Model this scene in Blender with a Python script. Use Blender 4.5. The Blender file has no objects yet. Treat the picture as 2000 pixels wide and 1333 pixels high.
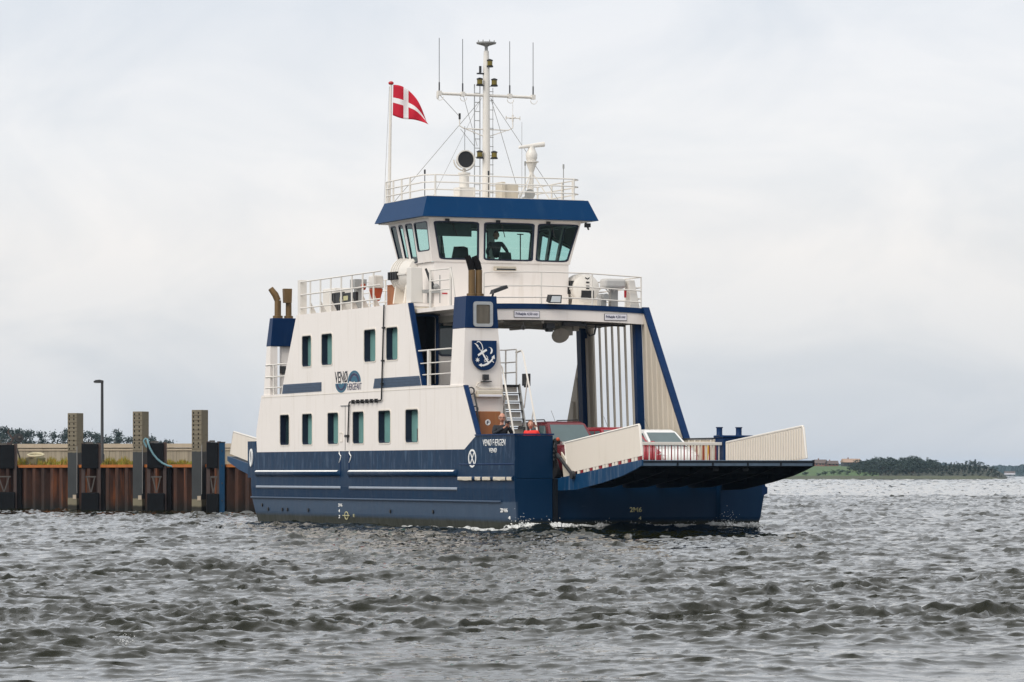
import bpy, bmesh, math, random
import numpy as np
from mathutils import Vector, Matrix
S = bpy.context.scene
COL = S.collection
R_ = math.radians
rnd = random.Random(7)

# ------------------------------------------------------------------ camera
FPX = 7256.0; TH = R_(23); HORIZON = 924.0
sn, cs = math.sin(TH), math.cos(TH)
CR = Vector((sn, cs, 0)); CF = Vector((-cs, sn, 0))          # right and forward on the ground
CAM = -(CR * (5 / FPX * 103.7) + CF * 103.7); CAM.z = 1.614
cd = bpy.data.cameras.new('camera'); cam = bpy.data.objects.new('camera', cd); COL.objects.link(cam)
cd.sensor_width = 36; cd.lens = FPX / 2000 * 36; cd.shift_y = (HORIZON - 666.5) / 2000
cd.clip_start = 1.0; cd.clip_end = 60000
cam.location = CAM
cam.rotation_euler = CF.to_track_quat('-Z', 'Y').to_euler()
S.camera = cam
def ray(px, py): return CF + CR * ((px - 1000) / FPX) + Vector((0, 0, (HORIZON - py) / FPX))
def onY(px, py, y):
    r = ray(px, py); return CAM + r * ((y - CAM.y) / r.y)
def onX(px, py, x):
    r = ray(px, py); return CAM + r * ((x - CAM.x) / r.x)
def ground(px, d, z=0.0):                                    # a place on the land: bearing (as a photo column) and distance
    p = CAM + CF * d + CR * ((px - 1000) / FPX * d); p.z = z; return p
def zat(py, d): return CAM.z + (HORIZON - py) * d / FPX

# ------------------------------------------------------------------ world, sun, exposure
S.view_settings.view_transform = 'Standard'; S.view_settings.look = 'None'
S.view_settings.exposure = 0.0; S.view_settings.gamma = 1.0
SUN_EL, SUN_DIR = R_(44), Vector((0.40, -0.80))
SUN_AZ = math.atan2(SUN_DIR.x, SUN_DIR.y)
W = bpy.data.worlds.new('World'); S.world = W; W.use_nodes = True
wt = W.node_tree; wt.nodes.clear()
def wn(t, **k):
    n = wt.nodes.new(t)
    for a, b in k.items(): setattr(n, a, b)
    return n
sky = wn('ShaderNodeTexSky', sky_type='NISHITA', sun_disc=False, sun_elevation=SUN_EL, sun_rotation=SUN_AZ)
tc = wn('ShaderNodeTexCoord'); sep = wn('ShaderNodeSeparateXYZ')
wt.links.new(tc.outputs['Generated'], sep.inputs[0])
ramp = wn('ShaderNodeValToRGB')
cr = ramp.color_ramp; cr.elements[0].position = 0.0; cr.elements[0].color = (.645, .685, .74, 1)
cr.elements[1].position = 1.0; cr.elements[1].color = (1.15, 1.15, 1.15, 1)
for p, c in ((.018, (.70, .735, .78)), (.037, (.79, .805, .825)), (.06, (.895, .885, .88)), (.085, (.92, .925, .935)), (.125, (.85, .88, .925)), (.3, (.86, .885, .92)), (.6, (.98, .99, 1.0))):
    e = cr.elements.new(p); e.color = (*c, 1)
wt.links.new(sep.outputs['Z'], ramp.inputs[0])
mp = wn('ShaderNodeMapping'); mp.inputs['Scale'].default_value = (6, 6, 13); mp.inputs['Location'].default_value = (1.3, 4.1, .4)
nz = wn('ShaderNodeTexNoise'); nz.inputs['Scale'].default_value = 2.2; nz.inputs['Detail'].default_value = 7; nz.inputs['Roughness'].default_value = .55; nz.inputs['Distortion'].default_value = .5
wt.links.new(tc.outputs['Generated'], mp.inputs[0]); wt.links.new(mp.outputs[0], nz.inputs['Vector'])
cr2 = wn('ShaderNodeValToRGB'); cr2.color_ramp.elements[0].position = .34; cr2.color_ramp.elements[0].color = (.91, .925, .945, 1)
cr2.color_ramp.elements[1].position = .60; cr2.color_ramp.elements[1].color = (1.045, 1.03, 1.02, 1)
wt.links.new(nz.outputs['Fac'], cr2.inputs[0])
mul = wn('ShaderNodeMixRGB', blend_type='MULTIPLY'); mul.inputs[0].default_value = 1
wt.links.new(ramp.outputs[0], mul.inputs[1]); wt.links.new(cr2.outputs[0], mul.inputs[2])
skm = wn('ShaderNodeMixRGB', blend_type='MULTIPLY'); skm.inputs[0].default_value = 1; skm.inputs[2].default_value = (.1, .1, .1, 1)
wt.links.new(sky.outputs[0], skm.inputs[1])
mx = wn('ShaderNodeMixRGB'); mx.inputs[0].default_value = .06                  # a little clear sky behind the overcast
wt.links.new(mul.outputs[0], mx.inputs[1]); wt.links.new(skm.outputs[0], mx.inputs[2])
bg = wn('ShaderNodeBackground'); bg.inputs['Strength'].default_value = 1.0
wo = wn('ShaderNodeOutputWorld')
wt.links.new(mx.outputs[0], bg.inputs['Color']); wt.links.new(bg.outputs[0], wo.inputs[0])
sl = bpy.data.lights.new('sun', 'SUN'); sl.energy = 2.4; sl.angle = R_(40); sl.color = (1, .95, .88)
so = bpy.data.objects.new('sun', sl); COL.objects.link(so)
sv = Vector((SUN_DIR.x, SUN_DIR.y, 0)).normalized() * math.cos(SUN_EL) + Vector((0, 0, math.sin(SUN_EL)))
so.rotation_euler = sv.to_track_quat('Z', 'Y').to_euler(); so.location = (0, 0, 60)

# ------------------------------------------------------------------ helpers: materials
def newmat(name):
    m = bpy.data.materials.new(name); m.use_nodes = True
    t = m.node_tree; b = t.nodes['Principled BSDF']
    return m, t, b
def nd(t, typ, ins=None, **k):
    n = t.nodes.new(typ)
    for a, v in k.items(): setattr(n, a, v)
    for a, v in (ins or {}).items():
        if hasattr(v, 'node'): t.links.new(v, n.inputs[a])
        else: n.inputs[a].default_value = v
    return n
def noise(t, scale=(1, 1, 1), s=1.0, detail=5, rough=.6, coord='Object', dist=0.0):
    c = nd(t, 'ShaderNodeTexCoord'); m = nd(t, 'ShaderNodeMapping', {'Vector': c.outputs[coord], 'Scale': scale})
    return nd(t, 'ShaderNodeTexNoise', {'Vector': m.outputs[0], 'Scale': s, 'Detail': detail, 'Roughness': rough, 'Distortion': dist}).outputs['Fac']
def rampf(t, fac, a, b):
    r = nd(t, 'ShaderNodeMapRange', {'Value': fac, 'From Min': a, 'From Max': b}); return r.outputs[0]
def mixc(t, fac, a, b, blend='MIX'):
    n = nd(t, 'ShaderNodeMixRGB', blend_type=blend)
    for i, v in ((0, fac), (1, a), (2, b)):
        if hasattr(v, 'node'): t.links.new(v, n.inputs[i])
        else: n.inputs[i].default_value = v if i == 0 else (*v, 1)
    return n.outputs[0]
def mth(t, op, a, b=0.0):
    n = nd(t, 'ShaderNodeMath', operation=op)
    for i, v in ((0, a), (1, b)):
        if hasattr(v, 'node'): t.links.new(v, n.inputs[i])
        else: n.inputs[i].default_value = v
    return n.outputs[0]
def bumpy(t, b, h, strength=.2, dist=.02):
    n = nd(t, 'ShaderNodeBump', {'Height': h, 'Strength': strength, 'Distance': dist}); t.links.new(n.outputs[0], b.inputs['Normal'])
def paint(name, col, rough=.45, metal=0.0, var=.12, s=3.0, stretch=(1, 1, 1), stain=None, amt=.5, lo=.55, hi=.8, bump=0.0, spec=.5):
    m, t, b = newmat(name)
    n1 = noise(t, stretch, s)
    c = mixc(t, n1, tuple(x * (1 - var) for x in col), tuple(min(1, x * (1 + var)) for x in col))
    if stain:
        n2 = noise(t, (stretch[0] * 2.3, stretch[1] * 2.3, stretch[2] * .35), s * 1.3, 6, .65)
        f = mth(t, 'MULTIPLY', rampf(t, n2, lo, hi), amt)
        c = mixc(t, f, c, stain)
    t.links.new(c, b.inputs['Base Color'])
    b.inputs['Roughness'].default_value = rough; b.inputs['Metallic'].default_value = metal
    b.inputs['Specular IOR Level'].default_value = spec
    if bump: bumpy(t, b, noise(t, (1, 1, 1), s * 6, 6, .7), bump, .02)
    return m
M = {}
# ------------------------------------------------------------------ helpers: meshes
class MB:
    def __init__(s): s.v = []; s.f = []
    def add(s, vs, fs):
        o = len(s.v); s.v += [tuple(p) for p in vs]; s.f += [tuple(i + o for i in f) for f in fs]; return s
    def hexa(s, p):                                          # 8 points: bottom loop, top loop
        return s.add(p, [(3, 2, 1, 0), (4, 5, 6, 7), (0, 1, 5, 4), (1, 2, 6, 5), (2, 3, 7, 6), (3, 0, 4, 7)])
    def box(s, x0, x1, y0, y1, z0, z1):
        return s.hexa([(x0, y0, z0), (x1, y0, z0), (x1, y1, z0), (x0, y1, z0), (x0, y0, z1), (x1, y0, z1), (x1, y1, z1), (x0, y1, z1)])
    def loft(s, loops, cap=True, closed=True):
        n = len(loops[0]); o = len(s.v)
        for l in loops: s.v += [tuple(p) for p in l]
        for i in range(len(loops) - 1):
            for j in range(n if closed else n - 1):
                k = (j + 1) % n
                s.f.append((o + i * n + j, o + i * n + k, o + (i + 1) * n + k, o + (i + 1) * n + j))
        if cap:
            s.f.append(tuple(o + j for j in range(n))[::-1]); s.f.append(tuple(o + (len(loops) - 1) * n + j for j in range(n)))
        return s
    def tube(s, pts, r, n=6, cap=True):
        pts = [Vector(p) for p in pts]; rs = r if isinstance(r, (list, tuple)) else [r] * len(pts)
        loops = []; prev = None
        for i, p in enumerate(pts):
            d = (pts[min(i + 1, len(pts) - 1)] - pts[max(i - 1, 0)]).normalized()
            if prev is None:
                a = d.cross(Vector((0, 0, 1)))
                if a.length < .05: a = d.cross(Vector((0, 1, 0)))
            else: a = prev - d * prev.dot(d)
            a.normalize(); prev = a; b = d.cross(a)
            loops.append([p + (a * math.cos(q) + b * math.sin(q)) * rs[i] for q in [2 * math.pi * k / n for k in range(n)]])
        return s.loft(loops, cap)
    def lathe(s, c, prof, n=20, axis=(0, 0, 1)):             # prof: (radius, height along axis)
        ax = Vector(axis).normalized(); a = ax.orthogonal().normalized(); b = ax.cross(a); c = Vector(c)
        return s.loft([[c + ax * h + (a * math.cos(q) + b * math.sin(q)) * max(r, 1e-4) for q in [2 * math.pi * k / n for k in range(n)]] for r, h in prof])
    def prism(s, poly, fn, a, b):                            # poly of 2D points, fn(p, q, depth) -> 3D
        return s.loft([[fn(p, q, a) for p, q in poly], [fn(p, q, b) for p, q in poly]])
    def bar(s, p, q, w, h=None):                             # a flat-sided bar between two points
        p = Vector(p); q = Vector(q); d = (q - p).normalized(); h = h or w
        a = d.cross(Vector((0, 0, 1)))
        if a.length < .05: a = Vector((0, 1, 0))
        a.normalize(); b = a.cross(d)
        c = lambda o: [o - a * w / 2 - b * h / 2, o + a * w / 2 - b * h / 2, o + a * w / 2 + b * h / 2, o - a * w / 2 + b * h / 2]
        return s.loft([c(p), c(q)])
    def ball(s, c, r, n=10, m=7):
        rx, ry, rz = r if isinstance(r, (tuple, list)) else (r, r, r)
        return s.loft([[(c[0] + rx * max(math.sin(math.pi * i / m), 1e-3) * math.cos(2 * math.pi * k / n), c[1] + ry * max(math.sin(math.pi * i / m), 1e-3) * math.sin(2 * math.pi * k / n), c[2] - rz * math.cos(math.pi * i / m)) for k in range(n)] for i in range(m + 1)])
    def build(s, name, mat, parent=None, smooth=None, bevel=0.0, label=None):
        me = bpy.data.meshes.new(name); me.from_pydata(s.v, [], s.f)
        bm = bmesh.new(); bm.from_mesh(me); bmesh.ops.recalc_face_normals(bm, faces=bm.faces)
        bm.to_mesh(me); bm.free()
        if smooth is not None:
            me.polygons.foreach_set('use_smooth', [True] * len(me.polygons)); me.set_sharp_from_angle(angle=R_(smooth))
        return link(name, me, mat, parent, bevel, label)
def link(name, me, mat, parent=None, bevel=0.0, label=None):
    o = bpy.data.objects.new(name, me); COL.objects.link(o)
    for m in (mat if isinstance(mat, (list, tuple)) else [mat]): me.materials.append(M[m] if isinstance(m, str) else m)
    if parent is not None:
        o.parent = parent; o.matrix_parent_inverse = Matrix.Translation(-parent.location)  if parent.name == 'car_ferry' else Matrix.Identity(4)
    if bevel:
        b = o.modifiers.new('bevel', 'BEVEL'); b.width = bevel; b.segments = 2; b.limit_method = 'ANGLE'
    if label: o['label'] = label
    return o
def empty(name, loc=(0, 0, 0), rz=0):
    o = bpy.data.objects.new(name, None); COL.objects.link(o); o.location = loc; o.rotation_euler[2] = rz; o.empty_display_size = .2
    return o
def tag(o, label=None, cat=None, group=None, kind=None):
    for k, v in (('label', label), ('category', cat), ('group', group), ('kind', kind)):
        if v: o[k] = v
    return o
def plate(name, outer, holes, fn, d0, d1, mat, parent, smooth=None):
    # a plate with holes: outer and holes are loops of (a, b); fn(a, b, depth) -> 3D
    bm = bmesh.new(); es = []
    for lp in [outer] + holes:
        vs = [bm.verts.new((a, b, 0)) for a, b in lp]
        es += [bm.edges.new((vs[i], vs[(i + 1) % len(vs)])) for i in range(len(vs))]
    bmesh.ops.triangle_fill(bm, edges=es, use_beauty=True)
    g = bmesh.ops.extrude_face_region(bm, geom=bm.faces[:])
    for e in g['geom']:
        if isinstance(e, bmesh.types.BMVert): e.co.z = 1
    for v in bm.verts: v.co = Vector(fn(v.co.x, v.co.y, d0 if v.co.z < .5 else d1))
    bmesh.ops.recalc_face_normals(bm, faces=bm.faces)
    me = bpy.data.meshes.new(name); bm.to_mesh(me); bm.free()
    return link(name, me, mat, parent)
def rrect(a0, a1, b0, b1, r, n=3):
    r = min(r, (a1 - a0) / 2.01, (b1 - b0) / 2.01); out = []
    for ca, cb, q0 in ((a1 - r, b1 - r, 0), (a0 + r, b1 - r, 90), (a0 + r, b0 + r, 180), (a1 - r, b0 + r, 270)):
        for i in range(n + 1):
            q = R_(q0 + 90 * i / n); out.append((ca + r * math.cos(q), cb + r * math.sin(q)))
    return out
def ring(mb, outer, inner, fn, d0, d1):
    n = len(outer); L = []
    for lp, d in ((outer, d0), (outer, d1), (inner, d1), (inner, d0), (outer, d0)): L.append([fn(a, b, d) for a, b in lp])
    return mb.loft(L, cap=False)
SIDE = lambda a, b, d: (a, d, b)                             # planes seen from the near side (x along, z up, depth = y)
FRONT = lambda a, b, d: (d, a, b)                            # planes seen from the bow (y across, z up, depth = x)
def lettering(txt, fn, a0, a1, b0, b1, d0, d1, mat, parent, name='lettering', bold=0.0):
    cu = bpy.data.curves.new('t', 'FONT'); cu.body = txt; cu.offset = bold; cu.resolution_u = 3
    ob = bpy.data.objects.new('t', cu); COL.objects.link(ob); dg = bpy.context.evaluated_depsgraph_get(); dg.update()
    me = bpy.data.meshes.new_from_object(ob.evaluated_get(dg)); bpy.data.objects.remove(ob); bpy.data.curves.remove(cu)
    bm = bmesh.new(); bm.from_mesh(me); bpy.data.meshes.remove(me)
    xs = [v.co.x for v in bm.verts]; ys = [v.co.y for v in bm.verts]; x0, x1, y0, y1 = min(xs), max(xs), min(ys), max(ys)
    g = bmesh.ops.extrude_face_region(bm, geom=bm.faces[:])
    top = {e for e in g['geom'] if isinstance(e, bmesh.types.BMVert)}
    for v in bm.verts:
        a = a0 + (v.co.x - x0) / (x1 - x0) * (a1 - a0); b = b0 + (v.co.y - y0) / (y1 - y0) * (b1 - b0)
        v.co = Vector(fn(a, b, d1 if v in top else d0))
    bmesh.ops.recalc_face_normals(bm, faces=bm.faces)
    me = bpy.data.meshes.new(name); bm.to_mesh(me); bm.free()
    return link(name, me, mat, parent)
def dup_tree(o, loc=None, rz=None, scale=None, parent=None):
    c = o.copy(); COL.objects.link(c)
    if parent is not None: c.parent = parent
    if loc is not None: c.location = loc
    if rz is not None: c.rotation_euler[2] = rz
    if scale is not None: c.scale = scale if isinstance(scale, tuple) else (scale,) * 3
    for ch in list(o.children): dup_tree(ch, parent=c)
    return c
# ------------------------------------------------------------------ materials
def hull_mat():
    m, t, b = newmat('hull_blue')
    g = nd(t, 'ShaderNodeTexCoord'); sx_ = nd(t, 'ShaderNodeSeparateXYZ', {0: g.outputs['Object']}); z = sx_.outputs['Z']; flank = rampf(t, sx_.outputs['Y'], .12, .04)
    st = noise(t, (1.6, 1.6, .18), 2.2, 7, .65); fine = noise(t, (3, 3, 1.2), 3, 6, .7); big = noise(t, (.4, .4, .6), 1, 3)
    c = mixc(t, big, (.0010, .0165, .050), (.0028, .0275, .072))
    c = mixc(t, mth(t, 'MULTIPLY', rampf(t, st, .50, .78), mth(t, 'ADD', .06, mth(t, 'MULTIPLY', flank, .26))), c, (.040, .095, .170))
    belt = mth(t, 'MULTIPLY', rampf(t, z, 1.66, 1.8), flank); smear = noise(t, (2.6, 2.6, .55), 2.0, 5, .6, dist=.6)
    c = mixc(t, mth(t, 'MULTIPLY', mth(t, 'MULTIPLY', rampf(t, smear, .52, .70), belt), .55), c, (.075, .125, .20))
    scuff = noise(t, (.7, .7, 5), 2.5, 8, .75)
    c = mixc(t, mth(t, 'MULTIPLY', rampf(t, scuff, .66, .74), .35), c, (.20, .23, .28))
    rust = noise(t, (2.4, 2.4, .22), 2.8, 8, .7)
    c = mixc(t, mth(t, 'MULTIPLY', rampf(t, rust, .68, .80), .45), c, (.10, .045, .02))
    zz = mth(t, 'ADD', z, mth(t, 'MULTIPLY', fine, .10))
    low = mth(t, 'MULTIPLY', rampf(t, zz, .87, .83), flank)                                # weathered strip under the knuckle
    c = mixc(t, mth(t, 'MULTIPLY', low, mth(t, 'ADD', mth(t, 'MULTIPLY', st, .5), .25)), c, (.085, .12, .17))
    boot = rampf(t, zz, .36, .26)
    c = mixc(t, boot, c, mixc(t, fine, (.012, .014, .012), (.06, .062, .045)))
    t.links.new(c, b.inputs['Base Color']); b.inputs['Roughness'].default_value = .38; b.inputs['Specular IOR Level'].default_value = .10
    t.links.new(rampf(t, st, -.2, 1.6), b.inputs['Roughness'])
    bumpy(t, b, noise(t, (.9, .9, .9), 1.2, 3), .25, .05)
    return m
def white_mat(name, col, amt=.45, lo=.54, hi=.82):
    m, t, b = newmat(name)
    big = noise(t, (.35, .35, .5), 1.0, 4); st = noise(t, (2.2, 2.2, .16), 2.0, 8, .68); fine = noise(t, (1, 1, 1), 9, 6, .7)
    c = mixc(t, big, tuple(x * .94 for x in col), tuple(min(1, x * 1.03) for x in col))
    c = mixc(t, mth(t, 'MULTIPLY', rampf(t, st, lo, hi), amt), c, (.46, .38, .27))
    c = mixc(t, mth(t, 'MULTIPLY', rampf(t, fine, .62, .8), .18), c, (.5, .45, .38))
    rust = noise(t, (3.1, 3.1, .3), 1.7, 8, .75)
    c = mixc(t, mth(t, 'MULTIPLY', rampf(t, rust, .68, .79), .6), c, (.36, .19, .07))
    t.links.new(c, b.inputs['Base Color']); b.inputs['Roughness'].default_value = .42
    bumpy(t, b, noise(t, (.8, .8, .8), 1.1, 2), .22, .05)
    return m
def glass(name, tint, refl_rough=.02, ior=1.5):
    m, t, b = newmat(name); t.nodes.remove(b)
    out = t.nodes['Material Output']
    tr = nd(t, 'ShaderNodeBsdfTransparent', {'Color': (*tint, 1)}); gl = nd(t, 'ShaderNodeBsdfGlossy', {'Roughness': refl_rough, 'Color': (.92, .97, .96, 1)})
    fr = nd(t, 'ShaderNodeFresnel', {'IOR': ior}); mx = nd(t, 'ShaderNodeMixShader', {0: fr.outputs[0], 1: tr.outputs[0], 2: gl.outputs[0]})
    t.links.new(mx.outputs[0], out.inputs[0]); return m
M['hull'] = hull_mat()
M['white'] = white_mat('ship_white', (.82, .765, .715))
M['white_dirty'] = white_mat('weathered_white', (.74, .685, .60), .5, .50, .78)
M['clean_white'] = paint('rail_white', (.70, .665, .61), .4, var=.05, s=2, stain=(.42, .28, .15), amt=.5, lo=.62, hi=.8)
M['navy'] = paint('navy_paint', (.0015, .022, .082), .4, var=.2, s=1.5, stain=(.05, .08, .13), amt=.25, spec=.14)
M['visor'] = paint('visor_blue', (.0005, .034, .108), .4, var=.10, s=.8, stain=(.04, .09, .16), amt=.25, spec=.10)
M['stripe'] = paint('grey_blue_strip', (.035, .065, .115), .5, var=.35, s=4, stretch=(1, 1, 2), stain=(.01, .02, .04), amt=.6)
M['pale_highlight'] = paint('pale_highlight', (.26, .30, .36), .5, var=.2, s=4)
M['jamb'] = paint('window_reveal', (.006, .012, .032), .4, var=.2)
M['pane'] = paint('tinted_pane', (.17, .34, .315), .06, var=.4, s=1.4, stretch=(1, 1, .6), spec=.9, bump=.06)
M['pane_dark'] = paint('dark_pane', (.015, .035, .038), .05, var=.3, s=.8, spec=.8)
M['wheel_glass'] = glass('wheelhouse_glass', (.66, .86, .82))
M['car_glass'] = paint('car_glass', (.06, .10, .105), .04, var=.4, s=1.2, spec=.9)
M['rubber'] = paint('black_rubber', (.012, .012, .014), .7, var=.4, s=4, stain=(.06, .06, .055), amt=.4, bump=.3)
M['black'] = paint('black_paint', (.010, .010, .011), .5, var=.3)
M['grey'] = paint('grey_metal', (.30, .30, .29), .5, var=.2, s=5)
M['steel'] = paint('galvanised', (.42, .43, .43), .4, .6, var=.2, s=6)
M['dark_steel'] = paint('dark_steel', (.035, .037, .04), .55, spec=.3, var=.3, s=3, stain=(.09, .05, .03), amt=.5)
M['exhaust'] = paint('exhaust_pipe', (.16, .095, .035), .5, .35, var=.35, s=3, stain=(.03, .015, .008), amt=.7)
M['soot_shade_black'] = paint('soot_shade_black', (.006, .005, .005), .85, var=.3, spec=.15)  # soot on the exhaust tips, also the painted shade beside the fender frames
M['louvre'] = paint('louvre', (.17, .15, .12), .6, var=.25)
M['brass'] = paint('lantern', (.17, .13, .022), .25, .2, var=.3, s=8)
M['red'] = paint('red_paint', (.42, .012, .018), .45, var=.15, s=4)
M['barrier_red'] = paint('barrier_red', (.25, .012, .015), .5, var=.3, s=6)
M['orange'] = paint('orange', (.42, .06, .012), .5, var=.15)
M['raft'] = paint('raft_canister', (.70, .665, .61), .35, var=.06, s=2, stain=(.5, .42, .3), amt=.3)
M['mark_white'] = paint('mark_white', (.82, .82, .80), .5, var=.06, s=5)
M['mark_yellow'] = paint('mark_yellow', (.50, .47, .26), .6, var=.2, s=9)
M['ink'] = paint('ink', (.015, .018, .075), .5, var=.1)
M['ink_black'] = paint('ink_black', (.02, .022, .03), .5, var=.1)
M['teal'] = paint('logo_teal', (.006, .10, .17), .45, var=.1)
M['sign'] = paint('sign_plate', (.72, .70, .74), .45, var=.04)
M['deck'] = paint('deck', (.045, .05, .055), .7, var=.3, s=3)
M['ramp_blue'] = paint('ramp_blue', (.003, .040, .105), .45, spec=.2, var=.25, s=2, stretch=(1, 1, .6), stain=(.20, .24, .30), amt=.55, lo=.52, hi=.75)
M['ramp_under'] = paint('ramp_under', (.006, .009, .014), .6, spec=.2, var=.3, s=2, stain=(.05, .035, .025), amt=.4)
M['ramp_edge'] = paint('ramp_edge', (.075, .115, .165), .6, var=.4, s=5, stain=(.15, .15, .16), amt=.6)
M['panel'] = white_mat('ramp_panel', (.76, .69, .60), .40, .54, .8)
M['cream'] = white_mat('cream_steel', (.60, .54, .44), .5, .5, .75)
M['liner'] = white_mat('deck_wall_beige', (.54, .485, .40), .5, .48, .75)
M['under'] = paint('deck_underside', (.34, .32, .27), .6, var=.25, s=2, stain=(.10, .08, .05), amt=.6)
M['wood_box'] = paint('brown_box', (.30, .105, .030), .5, var=.3, s=4, stretch=(1, 1, .3), stain=(.40, .24, .10), amt=.4)
M['tarp'] = paint('grey_tarp', (.50, .49, .47), .6, var=.15, s=4, bump=.5)
M['interior'] = paint('wheelhouse_lining', (.10, .11, .11), .7, var=.2)
M['console'] = paint('console', (.03, .032, .034), .5, var=.3)
M['car_red'] = paint('car_dark_red', (.13, .010, .016), .18, .25, var=.1, spec=.7)
M['car_red2'] = paint('car_red', (.28, .008, .018), .18, .15, var=.1, spec=.7)
M['car_white'] = paint('car_white', (.74, .74, .73), .2, var=.04, spec=.6)
M['chrome'] = paint('chrome', (.6, .6, .6), .12, .95, var=.05)
M['lamp_glass'] = paint('lamp_lens', (.62, .65, .66), .08, .3, var=.1)
M['skin'] = paint('skin', (.52, .25, .17), .5, var=.1, s=8)
M['hair_grey'] = paint('hair_grey', (.30, .24, .19), .7, var=.3, s=20)
M['hair_brown'] = paint('hair_brown', (.14, .055, .025), .7, var=.3, s=20)
M['cloth_black'] = paint('black_jacket', (.010, .012, .017), .8, var=.3, s=9, bump=.3)
M['cloth_grey'] = paint('grey_shirt', (.055, .062, .07), .8, var=.25, s=9, bump=.3)
M['cloth_red'] = paint('red_jacket', (.75, .03, .02), .7, var=.15, s=9, bump=.3)
M['denim'] = paint('denim', (.03, .045, .08), .8, var=.25, s=9)
# quay
def rust_mat():
    m, t, b = newmat('rusty_sheet_pile')
    n1 = noise(t, (1, 1, .25), 2.2, 8, .7); n2 = noise(t, (1, 1, 1), 7, 6, .7); n3 = noise(t, (2, 2, .12), 1.5, 5)
    c = mixc(t, rampf(t, n1, .3, .7), (.010, .005, .0035), (.080, .027, .011))
    c = mixc(t, mth(t, 'MULTIPLY', rampf(t, n3, .56, .72), .85), c, (.26, .075, .017))
    c = mixc(t, mth(t, 'MULTIPLY', rampf(t, n2, .55, .75), .5), c, (.05, .03, .022))
    g = nd(t, 'ShaderNodeTexCoord'); z = nd(t, 'ShaderNodeSeparateXYZ', {0: g.outputs['Object']}).outputs['Z']
    zz = mth(t, 'ADD', z, mth(t, 'MULTIPLY', n2, .35))
    c = mixc(t, rampf(t, zz, .75, .25), c, (.010, .010, .007))
    t.links.new(c, b.inputs['Base Color']); b.inputs['Roughness'].default_value = .8
    bumpy(t, b, n2, .5, .03); return m
M['rust'] = rust_mat()
M['rust_cap'] = paint('rusty_cap', (.36, .115, .022), .8, var=.4, s=3, stain=(.10, .03, .01), amt=.6, bump=.4)
def pile_mat():
    m, t, b = newmat('timber_pile')
    g = nd(t, 'ShaderNodeTexCoord'); z = nd(t, 'ShaderNodeSeparateXYZ', {0: g.outputs['Object']}).outputs['Z']
    n1 = noise(t, (1, 1, .5), 2.0, 7, .7); n2 = noise(t, (2, 2, 8), 2.0, 4)
    c = mixc(t, n1, (.105, .088, .058), (.24, .21, .15))
    c = mixc(t, mth(t, 'MULTIPLY', rampf(t, n2, .58, .72), .6), c, (.07, .05, .03))
    sub = mixc(t, n1, (.016, .019, .021), (.055, .060, .061))
    zz = mth(t, 'ADD', z, mth(t, 'MULTIPLY', n1, .12))
    c = mixc(t, rampf(t, zz, 2.56, 2.52), c, sub)
    c = mixc(t, rampf(t, zz, .62, .58), c, (.17, .15, .10))
    c = mixc(t, rampf(t, zz, .36, .28), c, (.018, .016, .010))
    t.links.new(c, b.inputs['Base Color']); b.inputs['Roughness'].default_value = .85
    bumpy(t, b, n1, .6, .03); return m
M['pile'] = pile_mat()
M['fender'] = paint('fender_black', (.005, .006, .0075), .7, var=.5, s=2, stain=(.02, .017, .015), amt=.4, spec=.15)
M['fender_steel'] = paint('fender_steel', (.055, .035, .030), .7, var=.5, s=3, stain=(.12, .05, .03), amt=.5)
M['pale_steel'] = paint('pale_steel', (.075, .068, .062), .7, var=.3, s=5, stain=(.10, .06, .04), amt=.5)
M['quay_blue'] = paint('quay_blue', (.004, .040, .095), .5, spec=.2, var=.25, s=2, stain=(.08, .10, .13), amt=.4)
M['lead_blue'] = M['quay_blue']
M['concrete'] = paint('plank_concrete', (.30, .255, .19), .85, var=.25, s=1.2, stretch=(3, 3, .3), stain=(.12, .10, .075), amt=.7, lo=.45, hi=.75, bump=.4)
M['coping'] = paint('coping', (.40, .33, .25), .8, var=.2, s=2, stain=(.2, .14, .09), amt=.5, bump=.3)
M['rope'] = paint('teal_rope', (.14, .27, .31), .8, var=.2, s=20, bump=.4)
M['hose'] = paint('pale_hose', (.46, .41, .27), .7, var=.2, s=6)
M['grass'] = paint('grass', (.19, .20, .022), .9, var=.5, s=5, stain=(.40, .17, .03), amt=.8, lo=.45, hi=.65)
M['land'] = paint('quay_ground', (.12, .11, .06), .9, var=.4, s=.5, bump=.3)
M['field'] = paint('meadow', (.055, .105, .030), .95, var=.35, s=.05, stain=(.12, .12, .05), amt=.5, stretch=(1, 1, 1))
M['shore'] = paint('reed_shore', (.058, .066, .030), .95, var=.4, s=.08, bump=.3)
M['bark'] = paint('bark', (.07, .05, .035), .9, var=.3, s=2)
M['leaf_dark'] = paint('foliage_dark', (.014, .030, .026), .8, var=.5, s=.6)  # both leaf colours carry a bluish tint for distance haze
M['leaf_mid'] = paint('foliage_mid', (.018, .036, .026), .8, var=.5, s=.6)
M['wood_floor'] = paint('wood_floor', (.026, .032, .018), .95, var=.4, s=.2)
M['far_wood'] = paint('far_wood', (.020, .042, .046), .95, var=.4, s=.02)  # blue of the distance haze put into the colour
M['brick'] = paint('farm_brick', (.20, .10, .075), .85, var=.2, s=2)
M['tile'] = paint('farm_roof', (.33, .23, .17), .85, var=.2, s=1)
M['tile_dark'] = paint('dark_roof', (.11, .085, .075), .85, var=.2, s=1)
M['barn_wall'] = paint('barn_wall', (.06, .065, .07), .8, var=.2)
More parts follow.
